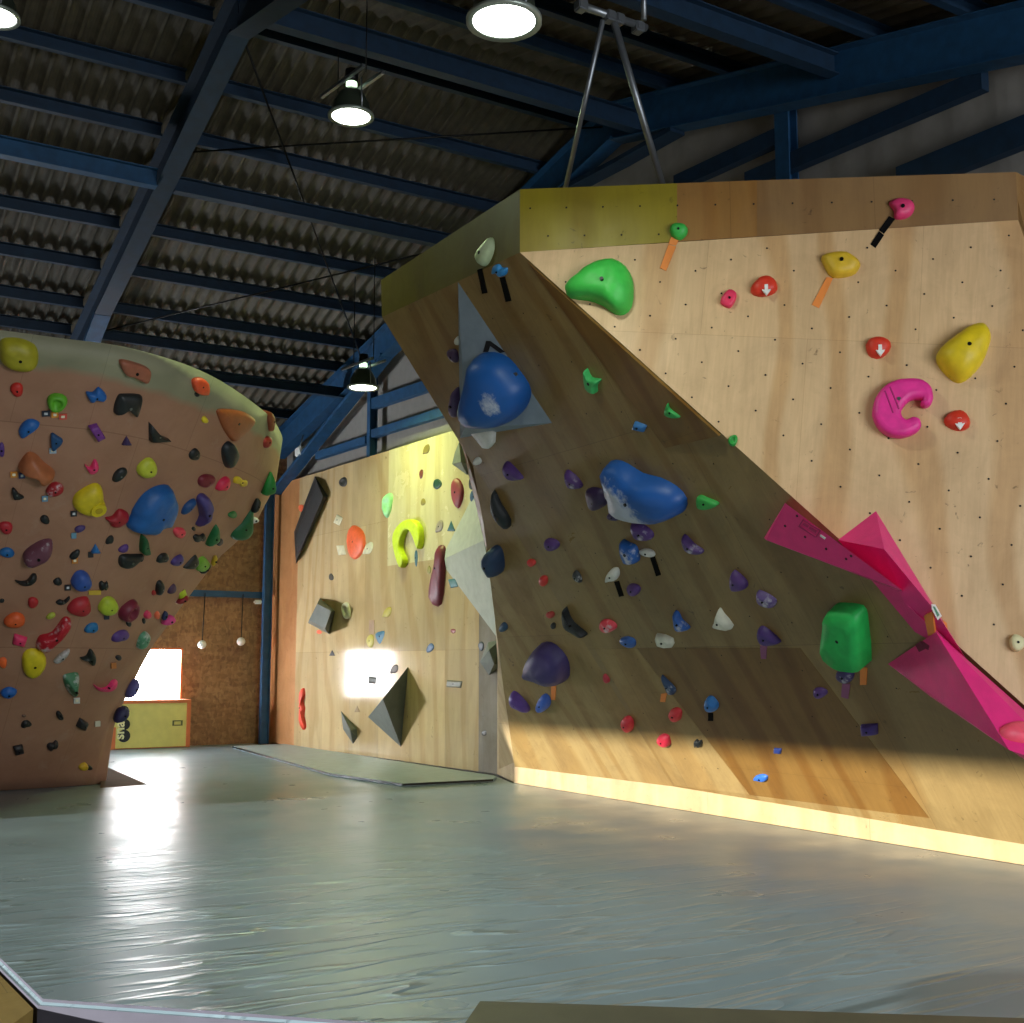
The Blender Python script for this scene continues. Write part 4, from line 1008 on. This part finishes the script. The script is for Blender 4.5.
poly('R',[(821.7,255.6),(831.5,252),(847,252),(859.6,260.5),(859.6,266.6),(852,274),(832.7,276),(824,264)],'ddb62c','craggy yellow',mark='craggy yellow hold',hf=.45)
tape('R',[(826.6,277),(833,278),(819,308),(812,304.5)],M['oranget'],'orange tape strip below the craggy yellow hold')
o,c,n,hh,u,vv=poly('R',[(938,351),(950,338.7),(969.6,325),(984,322),(991.6,332.6),(989.6,346),(982,363),(967,378),(955,379),(940,364)],'e2c51c','large yellow faceted',mark='large yellow faceted hold',hf=.45,bolt=True)
bm=slab([on(x,y,c+n*(hh*.35),n) for x,y in ((938,357),(943,351),(964,371),(958,380),(952,378))],hh*.5,n=n); bmesh.ops.bevel(bm,geom=bm.edges,offset=.02,segments=3,affect='EDGES'); link('lower_lip',bm,hold_mat('d2b41c'),o,True)
C=[(871.8,414.5),(874,402),(883,390),(892,385),(901,382.7),(918,382.7),(929,390),(931.7,401),(929,408),(923,409.6),(919.5,406),(920.7,402),(911,402),(903.6,408),(900,415),(901,420),(905,423),(911,420.5),(918,422.4),(919.5,430),(913,436),(901,439.6),(889,438),(879,432),(873,422)]
o,c,n,hh,u,vv=slab_hold('R',spline(C,3),898,411,.11,hold_mat('e62f92'),.035); reg(o,900,411,'large hot pink C-shaped','large pink C-shaped hold')
add_bolt(o,on(897,404,c,n),n,hh-.01,.012)
for a,b in (((885,391),(893,413)),((890,387),(899,409))):
    bm=bmesh.new(); tube(bm,on(*a,c+n*(hh-.012),n),on(*b,c+n*(hh-.012),n),.006,6); link('groove',bm,hold_mat('a8206a'),o)
H('R',1017,643,14,18,0,'d8cfa0','round cream peg at the picture edge',prof='flat',hf=.6,mark='round cream peg')

# ============================================================ pink volumes across the arete
def vol(verts, faces, desc, mark, mats=None, name='wall_volume'):
    bm=bmesh.new(); vs=[bm.verts.new(v) for v in verts]
    for f in faces: bm.faces.new([vs[i] for i in f])
    bmesh.ops.recalc_face_normals(bm,faces=bm.faces); set_uv(bm)
    o=link(name,bm,mats or M['pink'],loc=verts[0]); x=sum(topx(v)[0] for v in verts)/len(verts); y=sum(topx(v)[1] for v in verts)/len(verts)
    reg(o,x,y,desc,mark,'wall volume'); return o
def Dh(x,y,h): return on(x,y,G1+Dn*h,Dn)
def Rh(x,y,h): return on(x,y,Pp+Brn*h,Brn)
t=[(785,503),(766,540),(902,590)]
up_=[Dh(785,503,.14),Dh(766,540,.14),Dh(902,590,.19)]; dn_=[Dh(785,503,-.0)+V((0,0,0)),Dh(764,538,0),Dh(902,592,-.0)]
v1=vol(up_+dn_,[(0,1,2),(3,5,4),(0,3,4,1),(1,4,5,2),(2,5,3,0)],'flat hot pink triangular wall volume left of the other two','left pink triangular volume')
n1=(up_[1]-up_[0]).cross(up_[2]-up_[0]).normalized(); n1=n1 if n1.dot(EYE-up_[0])>0 else -n1
def stamp(parent,pts,pl_,nn,mat,name='stamp',h=.003): link(name,slab([on(x,y,pl_+nn*h,nn) for x,y in pts],.003,n=nn),mat,parent)
mst=plain('stamp_dark','b01c5c',.5)
for q in ([(803,519),(821,530.5),(820.4,531.5),(802.4,520)],[(803,519),(804,519.6),(799.5,526.5),(798.5,526)],[(799,525.6),(816,536.6),(815.5,537.6),(798,526.6)],[(820,530),(821,530.6),(816.5,537.4),(815.5,536.8)],
          [(804,522.5),(809,525.7),(807.5,527.8),(802.6,524.6)],[(810,526.5),(817,531),(815.5,533),(808.6,528.6)]): stamp(v1,q,up_[0],n1,mst)
stamp(v1,[(820.5,534.5),(825.5,538),(824.6,539.5),(819.6,536)],up_[0],n1,M['white'],'sticker')
for x,y in ((785,526),(797,516),(805,537),(826,549),(846,559),(851,556)):
    bm=bmesh.new(); p=on(x,y,up_[0]+n1*.002,n1); tube(bm,p-n1*.002,p+n1*.002,.008,8); link('bolt',bm,M['hole'],v1)
a_,b_,c_,d_,p2=Rh(838,540,0),Rh(876,511,0),Rh(968,662,0),Dh(915,632,0),EYE+(Rh(884,549,0)-EYE)*.965
c2=EYE+(Rh(966,659,0)-EYE)*.998; m2=EYE+(Rh(936,612,0)-EYE)*.985
v2=vol([a_,b_,c_,d_,p2,m2],[(0,1,4),(1,2,5,4),(4,5,3,0),(5,2,3),(0,3,2,1)],'hot pink ridged wall volume, uppermost of three on the arete','upper pink ridged volume')
nb=(p2-b_).cross(m2-b_).normalized(); nb=nb if nb.dot(EYE-b_)>0 else -nb
stamp(v2,[(931.5,604),(935.5,604.6),(942,616),(938,620),(932,609)],m2,nb,M['white'],'sticker',.006)
stamp(v2,[(933.5,606.5),(935,606.8),(939.5,615),(938,616.5)],m2,nb,plain('sticker_green','3f8a70',.5),'sticker_print',.010)
A3,B3,C3=Dh(888,664,0),Dh(926,634,0),Rh(936,632,0)
E3=EYE+(Rh(1009,750,0)-EYE)*.955; B3b=EYE+(Rh(936,632,0)-EYE)*.995
F3=Dh(1085,800,0); F3t=EYE+(Rh(1075,772,0)-EYE)*.97; C3b=Rh(1090,768,0); A3b=Dh(931,697,0)
v3=vol([A3,B3b,E3,F3t,F3,C3b,A3b],[(0,1,2,6),(6,2,3,4),(1,5,3,2),(0,6,4,5,1)],'largest hot pink wall volume, lowest of three, cut off by the picture edge','lowest pink volume')
nd=(E3-A3).cross(B3b-A3).normalized(); nd=nd if nd.dot(EYE-A3)>0 else -nd
for q in ([(915,645),(921,641),(925,649),(919,652)],[(922,641),(929,646),(928,650),(924,648)]): stamp(v3,q,A3,nd,plain('stamp_deep','7a1440',.6))
hn=(E3-C3b).cross(B3b-C3b).normalized(); hn=hn if hn.dot(EYE-E3)>0 else -hn
px_=spline([(999,729),(1008,724),(1020,724),(1040,730),(1042,752),(1025,747),(1010,742),(1001,736)],2)
P3=[on(x,y,E3,hn) for x,y in px_]; c=sum(P3,V())/len(P3); bm=bmesh.new(); rr=[]
for s,h in PROF['edge']: rr.append([bm.verts.new(c+(q-c)*s+hn*(-.02 if h<0 else h*.07)) for q in P3])
for r0,r1 in zip(rr,rr[1:]):
    for i in range(len(P3)): j=(i+1)%len(P3); bm.faces.new((r0[i],r0[j],r1[j],r1[i]))
bm.faces.new(rr[-1]); bmesh.ops.recalc_face_normals(bm,faces=bm.faces)
o=link('climbing_hold',bm,hold_mat('f2506a'),smooth=True,loc=c); reg(o,1012,736,'coral-red flat hold bolted on the lowest pink volume',None)
tape('D',[(924,616),(932,612),(935,634),(928,636)],M['oranget'],'orange tape strip between the upper and lowest pink volumes',h=.03)
tape('R',[(943,620),(947,623),(948,630),(944,629)],M['oranget'],'small orange tape scrap beside the upper pink volume',h=.03)

# ============================================================ labels of the holds
LM = [(x, y, m) for x, y, d, o, m, c, g in REG if m]
DIRS = ['right of', 'below and right of', 'below', 'below and left of', 'left of', 'above and left of', 'above', 'above and right of']
used = set()
for x, y, d, o, m, cat, g in REG:
    cat_ = cat; base = d
    if cat == 'climbing hold' and 'hold' not in d:
        cut = min([d.find(w_) for w_ in (' on ', ' in ', ' at ', ' with ', ' peeking', ' behind ', ' under ') if w_ in d] or [len(d)])
        base = d[:cut] + ' climbing hold' + d[cut:]
    if cat in ('wall volume', 'tape') or (m and cat == 'climbing hold' and 'red arrow' in m):
        lab = base
    else:
        wall = 'orange wall' if x < 290 else None
        near = sorted(((a - x) ** 2 + (b - y) ** 2, a, b, nm) for a, b, nm in LM if nm != m and ((a < 290) == (x < 290)))
        lab = None
        for dd, a, b, nm in near[:8]:
            k = int(((math.degrees(math.atan2(y - b, x - a)) + 382.5) % 360) // 45)
            cand = '%s, %s the %s' % (base, DIRS[k], nm)
            if len(cand.split()) <= 15 and cand not in used: lab = cand; break
        lab = lab or base
    used.add(lab); props(o, lab, cat)

# ============================================================ hanging lamps
glow = N('lamp_glow'); glow.b.inputs['Emission Color'].default_value = (.93, 1, .9, 1); glow.b.inputs['Emission Strength'].default_value = 9
bulbm = N('bulb_glow'); bulbm.b.inputs['Emission Color'].default_value = (.7, 1, .65, 1); bulbm.b.inputs['Emission Strength'].default_value = 3
shadem = plain('lamp_shade', '3c4438', .3, .4); rimm = plain('lamp_rim', '9aa49a', .35, .5)
def lathe(bm, c, prof, seg=28):
    rows = []
    for r, z in prof: rows.append([bm.verts.new(c + V((r * math.cos(2 * math.pi * i / seg), r * math.sin(2 * math.pi * i / seg), z))) for i in range(seg)])
    for a, b in zip(rows, rows[1:]):
        for i in range(seg): j = (i + 1) % seg; bm.faces.new((a[i], a[j], b[j], b[i]))
def lamp(px, py, wpx, sc, label, power, colr):
    v = ray(px, py); t = .42 * FPX / wpx * sc; c = EYE + v * t
    e = empty('hanging_lamp', c, label=label, cat='ceiling lamp', group=None)
    R = .21
    bm = bmesh.new(); lathe(bm, c, [(R * .84, .0), (R, -.005), (R, .02), (R * .84, .025)]); link('rim', bm, rimm, e, True)
    bm = bmesh.new(); lathe(bm, c, [(R * .86, .02), (R * .8, .12), (R * .55, .22), (R * .3, .27), (R * .28, .27), (R * .5, .21), (R * .76, .12), (R * .83, .02)]); link('shade', bm, shadem, e, True)
    bm = bmesh.new(); bmesh.ops.create_circle(bm, cap_ends=True, segments=28, radius=R * .83, matrix=Matrix.Translation(c + V((0, 0, .004)))); link('lens', bm, glow.m, e)
    bm = bmesh.new(); tube(bm, c + V((0, 0, .27)), c + V((0, 0, .33)), .05, 16); link('bulb', bm, bulbm.m, e, True)
    bm = bmesh.new(); tube(bm, c + V((0, 0, .33)), c + V((0, 0, .45)), .06, 16); link('socket', bm, M['dark'], e, True)
    d = (RT * .75 - Fh * .95).normalized(); s = V((-d.y, d.x, 0))
    for k in (-1, 1): beamo('mounting_bar', c + s * (.1 * k) - d * .38 + V((0, 0, .31)), c + s * (.1 * k) + d * .38 + V((0, 0, .31)), .03, .03, M['galv'], e, 'C')
    for k in (-1, 1):
        a = c + d * (.17 * k) + V((0, 0, .31)); tubeo('bracket', a, c + d * (.19 * k) + V((0, 0, .03)), .008, M['galv'], e)
    for k in (-1, 1):
        a = c + d * (.25 * k) + V((0, 0, .33)); tubeo('hanger_rod', a, V((a.x, a.y, rz(a.y, .58))), .006, M['dark'], e, 6)
    L = bpy.data.lights.new('lamp_light', 'AREA'); L.shape = 'DISK'; L.size = .34; L.energy = power; L.color = colr; L.spread = D2R(165)
    lo = bpy.data.objects.new('lamp_light', L); COL.objects.link(lo); lo.location = c - V((0, 0, .02)); lo.parent = e; lo.matrix_parent_inverse = Matrix.Translation(-c)
    return c
lamp(504, 22, 76, 1, 'large glowing round hanging lamp at the top, beside the hoist bar', 45, (.92, 1, .85))
lamp(351, 117, 46, 1, 'glowing round hanging lamp on crossed bars in the middle of the roof', 60, (.8, 1, .5))
lamp(363, 388, 32, 1, 'small distant glowing hanging lamp over the far plywood wall', 60, (.85, 1, .35))
lamp(-6, 17, 44, .88, 'glowing hanging lamp cut off at the upper left corner', 30, (.92, 1, .85))
# ============================================================ hoist bar with two props
hy = 6.75
def HY(x, y): return onY(x, y, hy)
e = empty('hoist_frame', HY(612, 17), label='galvanised clamp bar with two pipes propping the plywood wall from the roof', cat='support frame')
tubeo('clamp_bar', HY(577, 4), HY(646, 28), .03, M['galv'], e)
tubeo('prop_pipe', HY(603, 20), on(565, 190, V((0, 7.6, 0)), (0, 1, 0)), .02, M['galv'], e)
tubeo('prop_pipe', HY(614, 22), on(663, 187, V((0, 7.0, 0)), (0, 1, 0)), .027, M['galv'], e)
for x, y in ((581, 6), (609, 17), (618, 20), (638, 28)):
    p = HY(x, y); bm = bmesh.new(); box(bm, p - V((.04, .045, .04)), p + V((.04, .045, .04))); bmesh.ops.bevel(bm, geom=bm.edges, offset=.01, segments=2, affect='EDGES'); link('clamp', bm, M['galv'], e)
for x, y in ((580, 3), (644, 20)):
    p = HY(x, y); tubeo('hanger_post', p, V((p.x, p.y, rz(p.y, .4))), .022, M['galv'], e)
# ============================================================ yellow box under the window
by = 18.85
a = onY(118, 702, by); b = onY(191, 698, by); x0 = 3.6; x1 = b.x; zt = 1.09
e = empty('storage_cabinet', V((x1, by, MZ)), label='yellow cabinet with orange frame and black scalloped logo under the window', cat='cabinet')
boxo('body', (x0, by + .02, MZ + .005), (x1 - .02, YB - .05, zt - .02), M['oframe'], e)
boxo('front_panel', (x0, by, MZ + .02), (x1 - .06, by + .02, zt - .05), M['ybox'], e)
bm = bmesh.new()
for p, q in (((x0 - .02, by - .02, zt - .05), (x1, YB - .06, zt)), ((x1 - .06, by - .02, MZ + .005), (x1, by + .02, zt - .05))): box(bm, p, q)
p1 = onY(116, 722, by); box(bm, (p1.x - .12, by - .012, MZ + .005), (p1.x - .0, by - .002, zt - .4))
link('frame', bm, M['oframe'], e)
def YP(x, y, d=.004): return onY(x, y, by - d)
bm = bmesh.new()
for cx, cy, r in ((123, 712, 6.5), (124.5, 724.5, 5.6), (124, 736, 6.3)):
    c = YP(cx, cy, .006); rad = (YP(cx + r, cy) - YP(cx, cy)).length
    tube(bm, c + V((0, .005, 0)), c, rad, 24)
link('scalloped_logo', bm, M['black'], e)
tc = bpy.data.curves.new('t', 'FONT'); tc.body = "sna'"; tc.size = .21; tc.extrude = .002; tc.offset = .005
to = bpy.data.objects.new('t', tc); me = bpy.data.meshes.new_from_object(to); bpy.data.objects.remove(to); me.name = 'logo_lettering'
q = YP(123.6, 739.5, .014)
# letters run upward along the panel edge
me.transform(Matrix(((0, -1, 0, q.x), (0, 0, -1, q.y), (1, 0, 0, q.z), (0, 0, 0, 1))))
me.materials.append(plain('letter_cream', 'ece6b0', .5)); o = bpy.data.objects.new('logo_lettering', me); COL.objects.link(o); o.parent = e; o.matrix_parent_inverse = Matrix.Translation(-e.location)
bm = bmesh.new(); ds = lambda x, y: YP(x, y, .006)
A_, B_ = ds(172.5, 720.5), ds(182.5, 725.5)
for (u0, u1, w0, w1) in ((0, 1, 0, .18), (0, 1, .82, 1), (0, .16, .18, .82), (.84, 1, .18, .82)):
    box(bm, (A_.x + (B_.x - A_.x) * u0, by - .012, A_.z + (B_.z - A_.z) * w0), (A_.x + (B_.x - A_.x) * u1, by, A_.z + (B_.z - A_.z) * w1))
link('latch_plate', bm, plain('latch_dark', '5a5a30', .5), e)
# ============================================================ back-wall rail, hanging balls
ra, rb = onY(150, 592, 19.1), onY(263, 595, 19.1)
zr = (ra.z + rb.z) / 2
beamo('wall_rail', (ra.x - 1, 19.1, zr), (6.88, 19.1, zr), .1, .1, M['steel'], label='blue steel rail along the strand-board back wall', cat='rail')
for x, y, r, lb, cord in ((202, 644.5, 4.1, 'white grip ball hanging on a cord above the window corner', 205), (241, 641.5, 4.1, 'white grip ball hanging on a cord nearer the blue column', 243)):
    c = onY(x, y, 19.0); bm = bmesh.new(); bmesh.ops.create_uvsphere(bm, u_segments=20, v_segments=14, radius=r * (c - EYE).length / FPX, matrix=Matrix.Translation(c))
    o = link('grip_ball', bm, M['white'], smooth=True, loc=c); props(o, lb, 'ball'); tubeo('cord', c, V((onY(cord, 597, 19.0).x, 19.0, zr)), .008, M['dark'], o, 6)
c = onY(258, 602, 19.02); bm = bmesh.new(); box(bm, c - V((.07, .04, .035)), c + V((.07, .04, .035))); bmesh.ops.bevel(bm, geom=bm.edges, offset=.02, segments=3, affect='EDGES')
o = link('cable_box', bm, M['white'], loc=c); props(o, 'small white box under the blue rail beside the column', 'box')
# ============================================================ bench in the foreground
b0, b1, b2 = onZ(480, 1001, .6), onZ(1024, 1018, .6), onZ(465, 1023, .6)
dd = (b1 - b0).normalized(); dn = V((dd.y, -dd.x, 0)); dn = dn if dn.dot(-Fh) > 0 else -dn
e = empty('bench', V((b0.x, b0.y, 0)), label='dark wooden bench top cut off by the lower edge in the foreground', cat='bench')
lft = (b2 - b0).normalized()
board('seat', [b0, b0 + dd * 2.3, b0 + dd * 2.3 + dn * .42, b0 + lft * .45], .045, M['benchm'], e, n=V((0, 0, 1)))
for s, t in ((.12, .06), (2.15, .06), (.12, .34), (2.15, .34)):
    p = b0 + dd * s + dn * t; boxo('leg', (p.x - .03, p.y - .03, .0), (p.x + .03, p.y + .03, .553), M['benchm'], e)

# ============================================================ light
w = bpy.data.worlds.new('sky'); SC.world = w; w.use_nodes = True; nt = w.node_tree
bg = nt.nodes['Background']; bg.inputs[0].default_value = (.62, .74, 1, 1); bg.inputs[1].default_value = .12
def area(name, loc, to, sx, sy, power, col, spread=180):
    L = bpy.data.lights.new(name, 'AREA'); L.shape = 'RECTANGLE'; L.size = sx; L.size_y = sy; L.energy = power; L.color = col; L.spread = D2R(spread)
    o = bpy.data.objects.new(name, L); COL.objects.link(o); o.location = loc; o.rotation_euler = (V(to) - V(loc)).to_track_quat('-Z', 'Y').to_euler(); return o
area('daylight_opening', (5.0, YW0 + .05, 2.5), (5.3, 6, 2.2), 5.6, 3.2, 660, (.88, .94, 1))
area('doorway_light', (XW0 + .05, 5, 1.2), (7, 5, 1.1), 9, 1.9, 8, (.8, .9, 1))
area('hidden_window', (0.9, 18.9, 1.5), (4.6, 15.8, .8), 1.6, .9, 480, (.88, .94, 1), 150)
SUNEL = 5.8
s = bpy.data.lights.new('low_sun', 'SUN'); s.energy = 10; s.angle = D2R(.8); s.color = (1, .97, .9)
so = bpy.data.objects.new('low_sun', s); COL.objects.link(so); so.rotation_euler = V((1, .06, -math.tan(D2R(SUNEL)))).to_track_quat('-Z', 'Y').to_euler()
so.location = (-12, 5, 3)
SC.view_settings.view_transform = 'Standard'; SC.view_settings.look = 'None'; SC.view_settings.gamma = 1; SC.view_settings.use_curve_mapping = False
SC.view_settings.exposure = 0.0
SC.cycles.use_denoising = True
SC.cycles.max_bounces = 8
SC.cycles.sample_clamp_indirect = 8
